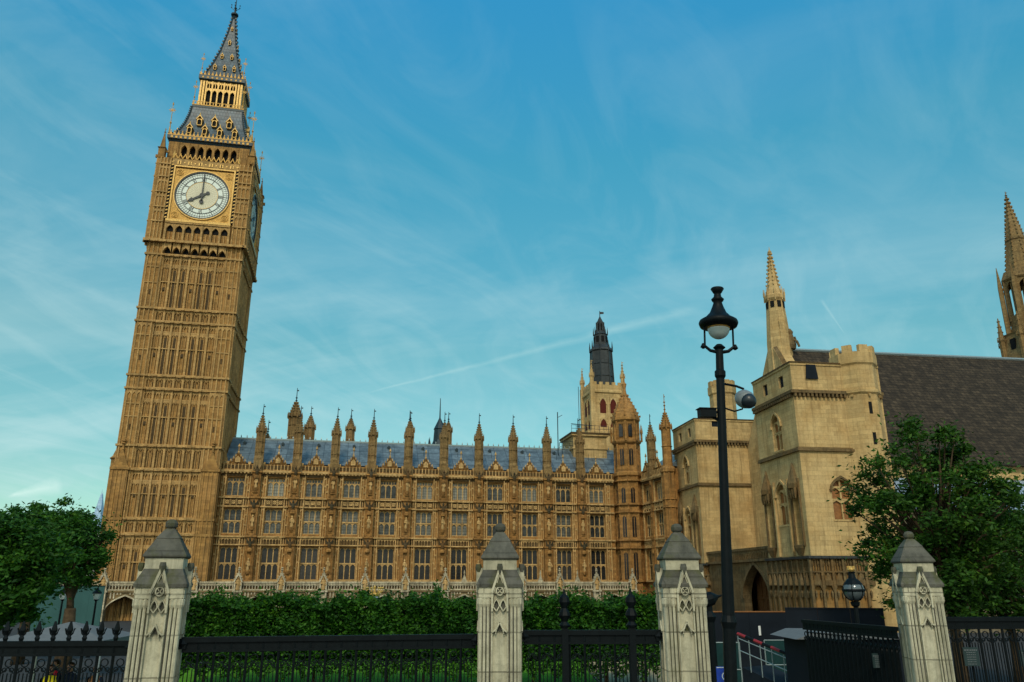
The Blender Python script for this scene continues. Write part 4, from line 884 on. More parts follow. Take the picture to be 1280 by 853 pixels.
def hall_tower(oy, west_window, turret_xy, turret_top, tw=8.7):
    Tm = MB(); Tr = MB(); wd = 8.0
    rotN = Matrix.Translation((0, oy, 0)) @ Matrix.Rotation(-math.pi / 2, 4, 'Z')       # local x of north face runs toward -y ; its -y looks to -x
    # solid with real recesses on both visible faces (walls .5 thick round a core)
    Tm.box(.5, tw, oy + .5, oy + wd, 0, 22.6)
    def skin(mb, L0, L1, holes, zlo, zhi, flip=None):
        xs_ = sorted({L0, L1} | {h[0] for h in holes} | {h[1] for h in holes})
        for a, b in zip(xs_[:-1], xs_[1:]):
            hs = sorted([(h[2], h[3]) for h in holes if h[0] <= a + 1e-6 and h[1] >= b - 1e-6]); z = zlo
            for q0, q1 in hs: mb.box(a, b, 0, .5, z, q0); z = q1
            mb.box(a, b, 0, .5, z, zhi)
    Tm.M = Matrix.Translation((0, oy, 0)); Tr.M = Tm.M
    hw_ = [(2.6, 4.5, 9.4, 12.9)] if west_window else []
    skin(Tm, 0, tw, hw_, 0, 20.4)
    if west_window: Tm.head(2.6, 4.5, 12.2, 12.85, 12.9, .0, .45, 5); hood(Tr, 2.6, 4.5, 12.0, 13.0, 0)
    NF = Matrix.Translation((0, oy, 0)) @ Matrix(((0, 1, 0, 0), (1, 0, 0, 0), (0, 0, 1, 0), (0, 0, 0, 1)))   # mirror x<->y : the north face
    Tm.M = NF
    holes = [(2.95, 4.75, 16.0, 19.4), (3.05, 5.15, 9.2, 13.0), (.9, 2.1, 7.2, 12.2), (6.2, 7.4, 7.2, 12.2)]
    xs_ = [.5, 8.0]
    skin(Tm, .5, 8.0, holes, 0, 20.4)
    Tm.head(2.95, 4.75, 18.5, 19.3, 19.4, 0, .45, 5); Tm.head(3.05, 5.15, 12.0, 12.9, 13.0, 0, .45, 5)
    for a, b in ((.9, 2.1), (6.2, 7.4)): Tm.head(a, b, 11.4, 12.15, 12.2, 0, .3, 5)
    Tm.M = None
    t = Tm.build('hall_tower', 'cream_stone', H); t.location.x = 0 if west_window else .55
    # trim : strings, corbel table, parapet
    Tr.M = None
    def ring(z, h, p):
        Tr = MB(); Tr.box(-p, tw + .02, oy - p, oy, z, z + h); Tr.box(-p, 0, oy, oy + wd + .02, z, z + h); Tr.build('string_course', 'stain_stone', t)
    ring(15.35, .22, .22); ring(15.57, .14, .12); ring(20.62, .28, .34)
    for k in range(22): x = .1 + k * .4; Tr.cbox(x, oy - .16, 20.3, .2, .3, .32)
    for k in range(20): y = oy + .2 + k * .4; Tr.cbox(-.16, y, 20.3, .3, .2, .32)
    for c in (1.5, 6.8):
        hd = MB(NF)
        hd.loft([(.8, 12.2), (.85, 12.6), (.55, 13.3), (.2, 14.1), (.05, 14.5)], c, -.1, 6, sy=.7); hd.loft([(.3, 6.4), (.7, 7.0), (.75, 7.25), (.5, 7.3)], c, -.1, 6, sy=.7)
        for dx in (-.75, .75): hd.box(c + dx - .09, c + dx + .09, -.16, 0, 7.2, 13.0)
        for dx in (-.6, -.2, .2, .6): hd.loft([(.06, 11.3), (.14, 11.7), (.14, 12.2)], c + dx, -.35, 5)
        hd.build('canopied_niche', 'stain_stone', t)
    hd = MB(NF)
    for c in (2.75, 5.45): hd.box(c - .12, c + .12, -.22, 0, 6.4, 13.2)
    hd.build('window_shafts', 'cream_stone', t)
    # parapet walls with embrasures
    pa = MB(); pa.M = Matrix.Translation((0, oy, 0))
    skin(pa, .5, tw, [(1.5, 2.4, 22.1, 23.0)] if west_window else [(2.2, 3.0, 22.6, 23.3)], 20.9, 23.3); pa.box(.5, tw, -.08, .56, 23.3, 23.5)
    pa.M = NF; skin(pa, 0, 8.0, [(1.6, 2.5, 21.6, 22.7), (4.9, 5.8, 21.6, 22.7)], 20.9, 23.3); pa.box(-.08, 8.0, -.08, .56, 23.3, 23.5)
    pa.build('parapet', 'cream_stone', t)
    cpg_ = MB(); cpg_.box(-.14, tw, oy - .14, oy + .6, 23.5, 23.62); cpg_.box(-.14, .6, oy + .6, oy + 8.05, 23.5, 23.62); cpg_.build('coping', 'carved', t)
    for a in (1.6, 4.9): sh = MB(NF); sh.ext([(a - .1, 21.7), (a + 1.0, 21.7), (a + 1.0, 22.8), (a - .1, 22.8)], .2, .28); sh.build('shade_shutter', 'black_board', t)  # dark boards stand for the shade in the embrasure openings
    sh = MB(Matrix.Translation((0, oy, 0)))
    if west_window: sh.ext([(1.35, 22.0), (2.55, 22.0), (2.4, 23.35), (1.5, 23.35)], -.16, -.09)
    else: sh.box(2.15, 3.05, .1, .2, 22.6, 23.3)
    sh.build('shade_shutter', 'black_board', t)
    Tr.build('corbel_table', 'stain_stone', t)
    wl = [(NF, 2.95, 4.75, 16.0, 19.4), (NF, 3.05, 5.15, 9.2, 13.0)] + ([(Matrix.Translation((0, oy, 0)), 2.6, 4.5, 9.4, 12.9)] if west_window else [])
    for Mx, a, b, zb, zt in wl:
        wn = MB(Mx); two_light(wn, a, b, zb, zt, .2, .36)
        if Mx is NF: hood(wn, a, b, zt - 1.1, zt + .1, 0)
        w_ = wn.build('window', 'cream_stone', t); MB(Mx).box(a, b, .38, .44, zb, zt).build('pane', 'timber', w_)
    # stair turret
    tx, ty, tr_ = turret_xy
    st = MB(); zt = turret_top
    st.loft([(tr_, 0), (tr_, 20.5), (tr_ + .2, 20.7), (tr_ + .2, 20.95), (tr_ - .02, 21.0), (tr_ - .02, zt - 1.9), (tr_ + .14, zt - 1.7), (tr_ + .14, zt - .7)], tx, ty, 8)
    for k in range(8):
        a = k * math.pi / 4; st.M = Matrix.Translation((tx, ty, 0)) @ Matrix.Rotation(a, 4, 'Z'); q = (tr_ + .14) * math.cos(math.pi / 8); st.box(-.42, .42, -q, -q + .4, zt - .7, zt)
        st.box(-.5, .5, -q - .05, -q + .45, zt - .02, zt + .06) if False else None
        st.loft([(.1, 20.3), (.14, 20.5)], 0, -q, 4)
    st.M = None; st.build('stair_turret', 'cream_stone', t)
    for z in (12.8, 15.9, 18.7): 
        sl = MB(Matrix.Translation((tx, ty, 0))); q = tr_ * math.cos(math.pi / 8); sl.box(-.16, .16, -q - .015, -q + .3, z, z + 1.1); sl.build('turret_slit', 'dark', t)
    # lower storey : blind arcade under a lead drip
    lead = MB(); lead.box(-.45, tw, oy - .45, oy, 6.1, 6.32); lead.box(-.45, 0, oy, oy + wd, 6.1, 6.32); lead.build('lead_drip', M['lead'], t)
    ba = MB(); bk = MB()
    for Mx, L0, L1 in ((Matrix.Translation((0, oy, 0)), -.3, tw), (NF, .0, 8.0)):
        ba.M = Mx; bk.M = Mx; n = int((L1 - L0) / 1.0); p = (L1 - L0) / n
        bk.box(max(L0, 0.0), L1, -.05, -.002, .4, 6.1)
        for k in range(n + 1): x = L0 + k * p; ba.box(x - .1, x + .1, -.32, -.05, .2, 6.05)
        for k in range(n):
            x = L0 + (k + .5) * p; ba.head(x - p / 2 + .1, x + p / 2 - .1, 3.3, 4.1, 4.3, -.26, -.05, 5); ba.loft([(.32, 3.9), (.3, 4.3), (.08, 4.9)], x, -.3, 5, sy=.6)
            for dx in (-.25, .0, .25): ba.box(x + dx - .04, x + dx + .04, -.2, -.05, 4.3, 6.0); ba.head(x + dx - .1, x + dx + .1, 5.5, 5.75, 5.9, -.18, -.05, 3) if dx else None
            for dx in (-.22, .22): ba.loft([(.07, 2.9), (.12, 3.3), (.05, 3.5)], x + dx, -.25, 4)
        ba.box(L0, L1, -.3, -.05, 4.95, 5.08)
    ba.build('blind_arcade', 'stain_stone', t); bk.build('arcade_backing', M['wood_warm'], t)
    return t
M['wood_warm'] = stone('orange_backing', (.27, .15, .045), .8, .4, .2, .5, (.08, .05, .02), .4, (.36, .15, .03), .5)
hall_tower(0, True, (6.75, .75, 1.95), 25.2)
hall_tower(25.9, False, (6.3, 31.5, 1.7), 29.8)
# body of the hall, its gable and roof
GU = 7.6
bd = MB(); bd.box(GU, 62, 6.6, 28.4, 0, 16.0); bd.M = Matrix(((0, 1, 0, 0), (1, 0, 0, 0), (0, 0, 1, 0), (0, 0, 0, 1)))
bd.ext([(6.4, 0), (28.6, 0), (28.6, 16.2), (17.5, 31.2), (6.4, 16.2)], GU - .45, GU + 1.3)
bd.M = None; bd.build('hall_wall', 'cream_stone', H)
cpg = MB()
for s in (-1, 1): cpg.tube([(GU - .1, 17.5 + s * 11.4, 15.9), (GU - .1, 17.5, 31.1)], .36, 4)
cpg.build('gable_coping', 'stain_stone', H)
rf = MB(); rf.add([(GU + .2, 5.9, 15.4), (62, 5.9, 15.4), (62, 17.5, 30.3), (GU + .2, 17.5, 30.3), (GU + .2, 29.1, 15.4), (62, 29.1, 15.4)], [(0, 1, 2, 3), (3, 2, 5, 4), (0, 3, 4), (1, 5, 2), (0, 4, 5, 1)])
rf.build('roof', 'hall_roof', H); MB().tube([(GU + .2, 17.5, 30.3), (62, 17.5, 30.3)], .22, 6).build('ridge', 'white_metal', H)
# pinnacle on the gable apex
gp = MB(); cx, cy = GU + .75, 17.5
gp.loft([(1.5, 26), (1.38, 31), (1.02, 36.2), (1.22, 36.5), (1.22, 36.9), (1.0, 37.1), (.72, 38.0), (.1, 42.6)], cx, cy, 8)
for k in range(8):
    a = math.pi / 8 + k * math.pi / 4; ca_, sa_ = math.cos(a), math.sin(a)
    pinnacle(gp, cx + 1.15 * ca_, cy + 1.15 * sa_, 36.2, .09, .8, .9, 4, 0)
    for j in range(9): t = (j + .5) / 9; r = .72 - .62 * t + .07; gp.cbox(cx + r * ca_, cy + r * sa_, 38.0 + 4.6 * t, .14, .14, .2)
gp.loft([(.1, 42.4), (.26, 42.7), (.06, 43.0), (.02, 43.4)], cx, cy, 6)
for sx in (-1, 1): gp.box(cx - .3 + sx * .1, cx + .3 + sx * .1, cy + sx * 1.1 - .25, cy + sx * 1.1 + .25, 28, 33.4)
gp.build('gable_pinnacle', 'cream_stone', H)
gd = MB()
for k in range(8): gd.M = Matrix.Translation((cx, cy, 0)) @ Matrix.Rotation(k * math.pi / 4, 4, 'Z'); gd.box(-.22, .22, -1.06, -.5, 35.3, 36.1)
gd.build('pinnacle_niches', 'dark', H)
# carved beast crouching beside the pinnacle
cb_ = MB(); cb_.loft([(.5, 0), (.6, .5), (.45, 1.2), (.3, 1.8), (.38, 2.1), (.12, 2.5)], GU + 2.0, 16.9, 7); cb_.tube([(GU + 2.0, 16.7, 1.2), (GU + 2.4, 16.2, .8), (GU + 2.5, 16.0, .1)], .14, 6); cb_.tube([(GU + 2.2, 17, .4), (GU + 2.8, 17, .9), (GU + 2.6, 17, 1.6)], .1, 6)
o = cb_.build('carved_beast', 'stain_stone', H); o.location = (-.1, 0, 30.2)
# porch between the towers
po = MB(); po.M = Matrix(((0, 1, 0, 0), (1, 0, 0, 0), (0, 0, 1, 0), (0, 0, 0, 1)))
po.box(8.05, 10.4, 1.0, 1.8, 0, 6.2); po.box(16.6, 25.85, 1.0, 1.8, 0, 6.2); po.head(10.4, 16.6, 2.6, 5.9, 6.2, 1.0, 1.8, 10); po.archrib(10.4, 16.6, 2.6, 5.9, .3, .85, 1.0, 12)
po.box(8.05, 25.85, .7, 2.0, 6.2, 6.45); po.box(8.05, 25.85, .85, 1.2, 7.35, 7.6)
for k in range(44): y = 8.2 + k * .4; po.box(y - .06, y + .06, .92, 1.1, 6.45, 7.35); po.head(y - .2, y + .2, 6.95, 7.2, 7.35, .95, 1.08, 3)
po.box(8.05, 25.85, 1.8, GU - .5, 6.0, 6.15)
pc = po.build('porch', 'stain_stone', H)
pd = MB(); pd.M = po.M
pd.box(10.4, 16.6, 2.6, 2.7, 0, 6.0)
for k in range(7): y = 10.6 + k; pd.box(y - .06, y + .06, 2.5, 2.6, 0, 5.8)
pd.box(10.4, 16.6, 2.48, 2.6, 2.5, 2.7); pd.build('porch_door', 'wood_door', pc)
# lean-to along the hall's street side, with a lead roof
LT = thing('side_building', 'low cream building with a blue grey lead roof behind the right tree', 'building', HN + UH * 9.4 + VH * .4, AH)
m = MB(); m.box(0, 50, 0, 6.1, 0, 10.2); m.box(-.2, 50, -.2, .3, 10.0, 10.4)
for k in range(9): x = 3 + k * 5.2; m.box(x - .5, x + .5, -.8, 0, 0, 9.0); m.ext([(x - .5, 9.0), (x + .5, 9.0), (x, 9.9)], -.8, 0)
M['side'] = stone('grey_side_stone', (.17, .14, .09), .9, .36, .2, .5, (.05, .045, .03), .5, (.2, .13, .05), .4)
m.build('side_wall', 'side', LT)
MB().add([(-.1, -.1, 10.42), (50, -.1, 10.42), (50, 6.0, 14.2), (-.1, 6.0, 14.2), (-.1, 6.0, 10.42), (50, 6.0, 10.42)], [(0, 1, 2, 3), (0, 3, 4), (1, 5, 2), (3, 2, 5, 4), (0, 4, 5, 1)]).build('lead_roof', 'sky_lead', LT) if False else None
M['sky_lead'] = slate('pale_lead', (.27, .34, .42), .62, 2.4, .6, .15, .45)
MB().add([(-.1, -.1, 10.42), (50, -.1, 10.42), (50, 6.0, 14.0), (-.1, 6.0, 14.0), (-.1, 6.0, 10.42), (50, 6.0, 10.42)], [(0, 1, 2, 3), (0, 3, 4), (1, 5, 2), (3, 2, 5, 4), (0, 4, 5, 1)]).build('lead_roof', 'sky_lead', LT)
for k in range(8):
    m = MB(); m2 = MB(); x = 5.6 + k * 5.2; m.box(x - .9, x + .9, -.03, .02, 2.5, 7.6); m2.box(x - .06, x + .06, -.1, -.03, 2.5, 7.6); m2.archrib(x - .9, x + .9, 6.6, 7.7, .16, -.14, 0, 5); m2.box(x - .9, x + .9, -.09, -.03, 4.9, 5.05); w_ = m2.build('window', 'cream_stone', LT); m.build('pane', 'glass', w_)

# central octagonal spire at the right edge
YC = 125; cC = Vector((87.9, YC, 0)); zC = lambda y: at(1275, y, YC).z
CT_ = thing('octagonal_spire', 'brown stone octagonal spire rising behind the slate roof at the right edge', 'spire', cC, A)
m = MB(); z = dict(t=zC(248), s=zC(340), l1=zC(352), l0=zC(395), b=zC(420))
m.loft([(6.0, 0), (6.0, z['b'] - 6), (5.2, z['b'] - 3), (4.7, z['b']), (4.9, z['b'] + .3), (3.5, z['b'] + .5), (3.2, z['l0'])], 0, 0, 8)
m.loft([(3.3, z['l1']), (3.5, z['l1'] + .3), (2.9, z['s']), (2.5, z['s'] + .2), (1.55, z['s'] + 5.6), (1.7, z['s'] + 5.8), (1.45, z['s'] + 6), (.75, z['s'] + 10.6), (.85, z['s'] + 10.8), (.65, z['s'] + 11), (.12, z['t'])], 0, 0, 8)
for k in range(8):
    a = math.pi / 8 + k * math.pi / 4; c_, s_ = math.cos(a), math.sin(a)
    m.loft([(.45, z['l0'] - 1), (.42, z['l1'] + .2)], 3.0 * c_, 3.0 * s_, 5)
    m.loft([(.5, z['b'] - 8), (.42, z['l0']), (.38, z['l1'] - 1), (.05, z['s'] + 1)], 3.9 * c_, 3.9 * s_, 5); m.tube([(3.9 * c_, 3.9 * s_, z['l1'] - 2), (3.0 * c_, 3.0 * s_, z['l1'] - .5)], .14, 4)
    pinnacle(m, 5.2 * c_, 5.2 * s_, z['b'] - 6, .5, 5.2, 4.2, 6, 4)
    for j in range(18): t = (j + .5) / 18; r = 2.5 - 2.3 * t; m.cbox(r * c_, r * s_, z['s'] + (z['t'] - z['s']) * t, .22, .22, .26)
    m.M = Matrix.Rotation(k * math.pi / 4, 4, 'Z'); q = 3.0 * math.cos(math.pi / 8); m.head(-.9, .9, z['l1'] - 1.6, z['l1'] - .3, z['l1'] + .1, -q - .15, -q + .2, 4); m.box(-.08, .08, -q, -q + .15, z['l0'], z['l1']); m.M = None
m.loft([(.5, z['l0'] - 1), (.5, z['l1'] + .5)], 0, 0, 8); rodfin(m, 0, 0, z['t'] - .3, 1.6, .1, (.3, .5))
m.build('spire_stone', 'roof_stone', CT_)
for k in range(8): m = MB(Matrix.Rotation(k * math.pi / 4, 4, 'Z')); q = 5.0 * math.cos(math.pi / 8); m.box(-.5, .5, -4.75, -4.2, z['b'] - 4.4, z['b'] - .8); m.build('spire_opening', 'dark', CT_)

# distant things on the left
b = at(121, 660, 1500); tp = at(124.5, 612, 1500)
o = thing('glass_skyscraper', 'pale blue glass skyscraper tapering to a point, far beyond the trees', 'skyscraper', (b.x, 1500, 0), .3)
m = MB(); m.loft([(26, 0), (14, b.z), (8, b.z + (tp.z - b.z) * .45), (2.0, tp.z - 8)], 0, 0, 4, .5); m.add([(-2, -1, tp.z - 14), (.5, -1.4, tp.z - 14), (-.2, 0, tp.z + 2), (.6, -.8, tp.z - 14), (2.2, .6, tp.z - 14), (1.2, .3, tp.z - 4)], [(0, 1, 2), (3, 4, 5)]); m.build('glazing', 'sky_glass', o)
b = at(75, 690, 130)
o = thing('office_block', 'pale flat roofed building glimpsed behind the left trees', 'building', (b.x, 132, 0), .1)
m = MB(); m.box(-14, 7.6, 0, 14, 0, at(75, 664, 132).z); m.build('facade', 'white_paint', o)
m = MB(); zt = at(75, 664, 132).z
for k in range(4): m.box(-13.6, 7.2, -.05, .0, zt - 2.6 - k * 3.2, zt - .9 - k * 3.2)
m.build('window_bands', 'glass_dark', o)

# ------------------------------------------------------------------ planting
def leaf_mesh(name, pts, size, mat, squash=1.0, nrm=None):
    n = len(pts); p = np.asarray(pts)
    a = rng.normal(size=(n, 3)); a[:, 2] *= .55
    if nrm is not None: a = a + 0.0
    a /= np.linalg.norm(a, axis=1)[:, None]
    b = rng.normal(size=(n, 3)); b -= (b * a).sum(1)[:, None] * a; b /= np.linalg.norm(b, axis=1)[:, None]
    s = size * rng.uniform(.55, 1.25, n)[:, None]
    v = np.empty((n, 4, 3)); v[:, 0] = p - a * s; v[:, 1] = p + b * s * .42 * squash; v[:, 2] = p + a * s; v[:, 3] = p - b * s * .42 * squash
    me = bpy.data.meshes.new(name); me.vertices.add(n * 4); me.vertices.foreach_set('co', v.reshape(-1))
    me.loops.add(n * 4); me.loops.foreach_set('vertex_index', np.arange(n * 4, dtype=np.int32)); me.polygons.add(n)
    me.polygons.foreach_set('loop_start', np.arange(0, n * 4, 4, dtype=np.int32)); me.polygons.foreach_set('loop_total', np.full(n, 4, dtype=np.int32))
    me.update(calc_edges=True); me.materials.append(M[mat]); return me
def tree(name, label, base, h_trunk, centre, rad, nclump, nleaf, size, mat, r0=.22, group=None, clr=.75, seed=1, limb_n=1.0):
    r_ = np.random.default_rng(seed)
    o = thing(name, label, 'tree', base, 0, group)
    tr_ = MB(); top = Vector((0, 0, h_trunk)); tr_.tube([(0, 0, 0), (.05, .03, h_trunk * .5), (0, 0, h_trunk)], r0 * 1.15, 9, r0 * .62)
    c = np.array(centre); pts = []
    for k in range(nclump):
        d = r_.normal(size=3); d /= np.linalg.norm(d); rr = r_.uniform(.25, 1.0) ** .55
        q = c + d * rr * np.array(rad); q[2] = max(q[2], h_trunk * .8)
        cr_ = clr * r_.uniform(.6, 1.25); n = int(nleaf * r_.uniform(.5, 1.4))
        g_ = r_.normal(size=(n, 3)); g_ /= np.linalg.norm(g_, axis=1)[:, None]; g_ *= (np.where(r_.uniform(size=n) < .25, r_.uniform(.6, 1.9, n), r_.uniform(0.1, 1, n) ** .7))[:, None]
        g_ += r_.normal(size=3) * .25 * (g_[:, :1] ** 2)
        pts.append(q + g_ * np.array([cr_, cr_, cr_ * .62]))
        if k % max(1, int(2 / limb_n)) == 0:
            m0 = top + (Vector(c) - top) * r_.uniform(0, .6); m1 = (m0 + Vector(q)) / 2 + Vector((0, 0, .25)); tr_.tube([top * .92, m0, m1, Vector(q)], r0 * .46, 5, .018)
    tr_.build('trunk', 'bark', o, True); link('crown', leaf_mesh('crown', np.concatenate(pts), size, mat), o); return o
def tbase(px, Y): return Vector((at(px, 850, Y).x, Y, 0))
tree('broad_tree', 'dense bright green tree cut by the left edge, nearest the railings', tbase(-18, 27), 2.4, (0, 0, 4.45), (1.75, 1.8, 1.75), 75, 380, .10, 'leaf_tree', .2, seed=3, clr=.55)
tree('broad_tree', 'spreading tree with dark trunk in front of the distant glass skyscraper', tbase(74, 36), 3.0, (-.35, 0, 5.4), (1.55, 1.9, 1.75), 70, 240, .10, 'leaf_tree', .36, seed=5, clr=.5)
tree('broad_tree', 'taller dark tree whose top shows above the other two left trees', tbase(18, 44), 3.5, (0, 0, 6.4), (2.7, 2.4, 2.2), 100, 250, .13, 'leaf_tree', .3, seed=8, clr=.6)
tree('loose_tree', 'loose leafy tree with bare branches showing, in front of the slate roof', tbase(1203, 31), 3.3, (-.05, 0, 6.35), (3.1, 2.6, 3.8), 185, 205, .105, 'leaf_right', .24, seed=11, clr=.55, limb_n=1.2)
tree('loose_tree', 'second loose tree cut by the right edge, behind the right railings', tbase(1275, 34), 3.0, (0, 0, 5.3), (2.6, 2.4, 3.3), 110, 180, .105, 'leaf_right', .2, seed=14, clr=.6, limb_n=2)
# clipped hedge
hx0, hx1, hy0, hy1, hz0, hz1 = -13.6, 6.2, 34.0, 36.2, .72, 3.4
HG = thing('hedge', 'long clipped green hedge on short stems behind the iron railings', 'hedge', ((hx0 + hx1) / 2, 35.1, 0))
n = 60000; L = hx1 - hx0; pp = rng.uniform(0, 1, (n, 3)); face_ = rng.choice(3, n, p=[.62, .3, .08])
px_ = pp[:, 0] * L - L / 2; py_ = pp[:, 1] * (hy1 - hy0) - 1.1; pz_ = hz0 + pp[:, 2] * (hz1 - hz0)
bulge = .22 * np.sin(px_ * 2.1 + 1.3) + .16 * np.sin(px_ * 4.7 + 2 * py_) + .15 * np.sin(pz_ * 3.3 + px_ * 1.6) + .1 * np.sin(px_ * 9.1 + pz_ * 5)
dep = np.abs(rng.normal(0, .16, n))
py_ = np.where(face_ == 0, -1.1 + dep + bulge * .8, py_); pz_ = np.where(face_ == 1, hz1 - dep * .7 + bulge * .55 - .1, np.where(face_ == 0, np.minimum(pz_, hz1 + bulge * .5 - .1), pz_)); px_ = np.where(face_ == 2, np.sign(pp[:, 1] - .5) * (L / 2 - dep), px_)
low_ = (face_ == 0) & (pp[:, 2] < .2); pz_ = pz_ - np.where(low_, .5 * np.abs(np.sin(px_ * 3.7)) * rng.uniform(0, 1, n), 0)
ns_ = 3500; sx_ = rng.uniform(-L / 2, L / 2, ns_); sx_ = sx_ + .25 * np.sin(sx_ * 6); hs_ = np.abs(rng.normal(0, .16, ns_)) * (.5 + np.abs(np.sin(sx_ * 1.7 + .4)))
sp_ = np.stack([sx_, rng.uniform(-1.25, .9, ns_), hz1 - .05 + .12 * np.sin(sx_ * 2.1 + 1.3) + hs_], 1)          # stray shoots above the clipped top
link('foliage', leaf_mesh('foliage', np.concatenate([np.stack([px_, py_, pz_], 1), sp_]), .085, 'leaf_hedge', 1.3), HG)
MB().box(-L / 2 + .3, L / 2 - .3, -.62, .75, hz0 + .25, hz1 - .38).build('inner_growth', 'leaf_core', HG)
sm_ = MB().loft([(.07, 0), (.05, 1.4)], 0, 0, 6).mesh('stem', 'bark')
for k in range(13): link('stem', sm_, HG, (-L / 2 + .8 + k * 1.52, 0, 0))

# ------------------------------------------------------------------ gate piers
def pier():
    o = thing('stone_pier', 'x', 'pier')
    w = .385; s = MB(); s.sq([(w - .03, 0), (w - .03, 3.86)])
    tr = MB(); cap = MB(); dk = MB()
    if 1:
        y = -(w - .03)
        for sx in (-1, 1):
            for x, r in ((.355, .034), (.285, .026), (.215, .026)): tr.loft([(r, 0), (r, 3.5), (r * 1.9, 3.56), (r * 1.9, 3.64), (r, 3.66)], sx * x, y - .005, 6)
            tr.box(sx * .25 - .135, sx * .25 + .135, y - .05, y, 3.66, 3.86)
        # narrow gabled niche with a wheel over two cusped lights and an ogee arch
        tr.bar((-.15, 3.74), (0, 4.15), .040, y - .10, y + .05); tr.bar((.15, 3.74), (0, 4.15), .0395, y - .098, y + .05)
        tr.bar((-.115, 3.74), (0, 4.05), .018, y - .075, y + .05); tr.bar((.115, 3.74), (0, 4.05), .0175, y - .074, y + .05)
        tr.ext([(-.12, 3.72), (.12, 3.72), (0, 4.06)], y - .03, y + .06)
        for sx in (-1, 1):
            tr.box(sx * .142 - .017, sx * .142 + .017, y - .09, y, 3.44, 3.75); tr.box(sx * .142 - .012, sx * .142 + .012, y - .055, y, .3, 3.44)
            tr.archrib(sx * .062 - .046, sx * .062 + .046, 3.52, 3.62, .018, y - .065, y, 5)
            tr.bar((sx * .125, 3.52), (sx * .062, 3.44), .018, y - .06, y); tr.bar((sx * .01, 3.52), (sx * .062, 3.44), .018, y - .06, y)
            tr.bar((sx * .14, 3.10), (sx * .05, 3.17), .026, y - .075, y); tr.bar((sx * .06, 3.16), (0, 3.27), .024, y - .073, y); tr.bar((sx * .06, 3.17), (sx * .075, 3.08), .02, y - .07, y)
        tr.disc(0, 3.77, .055, .078, y - .075, y, 14)
        for k in range(4): a = k * math.pi / 2 + .785; tr.bar((.02 * math.sin(a), 3.77 + .02 * math.cos(a)), (.06 * math.sin(a), 3.77 + .06 * math.cos(a)), .018, y - .06, y)
        for q in (-1, 1):
            dk.ext([(q * .062 - .036, 3.47), (q * .062 + .036, 3.47), (q * .062 + .036, 3.54), (q * .062, 3.61), (q * .062 - .036, 3.54)], y - .008, y)
            for x in (.178, .25, .32): dk.box(q * x - .013, q * x + .013, y - .006, y, .3, 3.55)  # flat dark pieces paint shade into niche lights and colonette gaps
        dk.ext([(-.05, 3.12), (.05, 3.12), (0, 3.22)], y - .008, y); dk.disc(0, 3.77, .02, .052, y - .036, y - .03, 12); dk.ext([(-.03, 3.88), (.03, 3.88), (0, 3.98)], y - .036, y - .03)
        cap.loft([(.05, 4.06), (.065, 4.16), (.05, 4.22)], 0, y - .06, 6)          # gable crest
    s.build('shaft', 'pale_stone', o); tm, dkm, cm_ = tr.mesh('niche', 'pale_stone'), dk.mesh('niche_shade', 'cap_stone'), cap.mesh('gable_crest', 'cap_stone')
    for k in range(4): nn = link('niche', tm, o, (0, 0, 0), k * math.pi / 2); link('niche_shade', dkm, nn); link('gable_crest', cm_, nn)
    c = MB(); c.sq([(.43, 3.83), (.44, 3.88), (.335, 4.08), (.32, 4.12)]); c.build('sloped_shoulder', 'cap_stone', o)
    MB().sq([(.315, 4.12), (.315, 4.30)]).build('neck', 'pale_stone', o)
    k = MB(); k.sq([(.33, 4.29), (.36, 4.31), (.36, 4.335), (.20, 4.60), (.205, 4.61), (.085, 4.76), (.06, 4.775)]); k.loft([(.06, 4.76), (.105, 4.80), (.11, 4.86), (.08, 4.91), (.03, 4.925)], 0, 0, 10); k.build('pyramid_cap', 'cap_stone', o)
    return o
P0_ = pier()
PL = [((199, 780), 13.5, 'stone gate pier at left in front of the clock tower base', .26), ((625, 780), 14.4, 'mossy capped stone pier standing between the two stretches of hedge', 0),
      ((853, 780), 14.5, 'stone pier beside the tall black street lamp', 0), ((1152, 780), 16.6, 'stone pier in front of the loose leafy tree, right of the gateway', -.16)]
PP = []
for i, ((px, py), Y, lab, rz) in enumerate(PL):
    o = P0_ if i == 0 else copy_tree(P0_)
    p = at(px, py, Y); o.location = (p.x, Y, .12); o.rotation_euler = (0, 0, rz); o.scale = (.92, .92, 1); tag(o, lab, 'pier', 'stone piers along the railings'); PP.append(Vector((p.x, Y, .12)))
for o, yaw in zip(PP, (0, 0, 0, 0)): pass

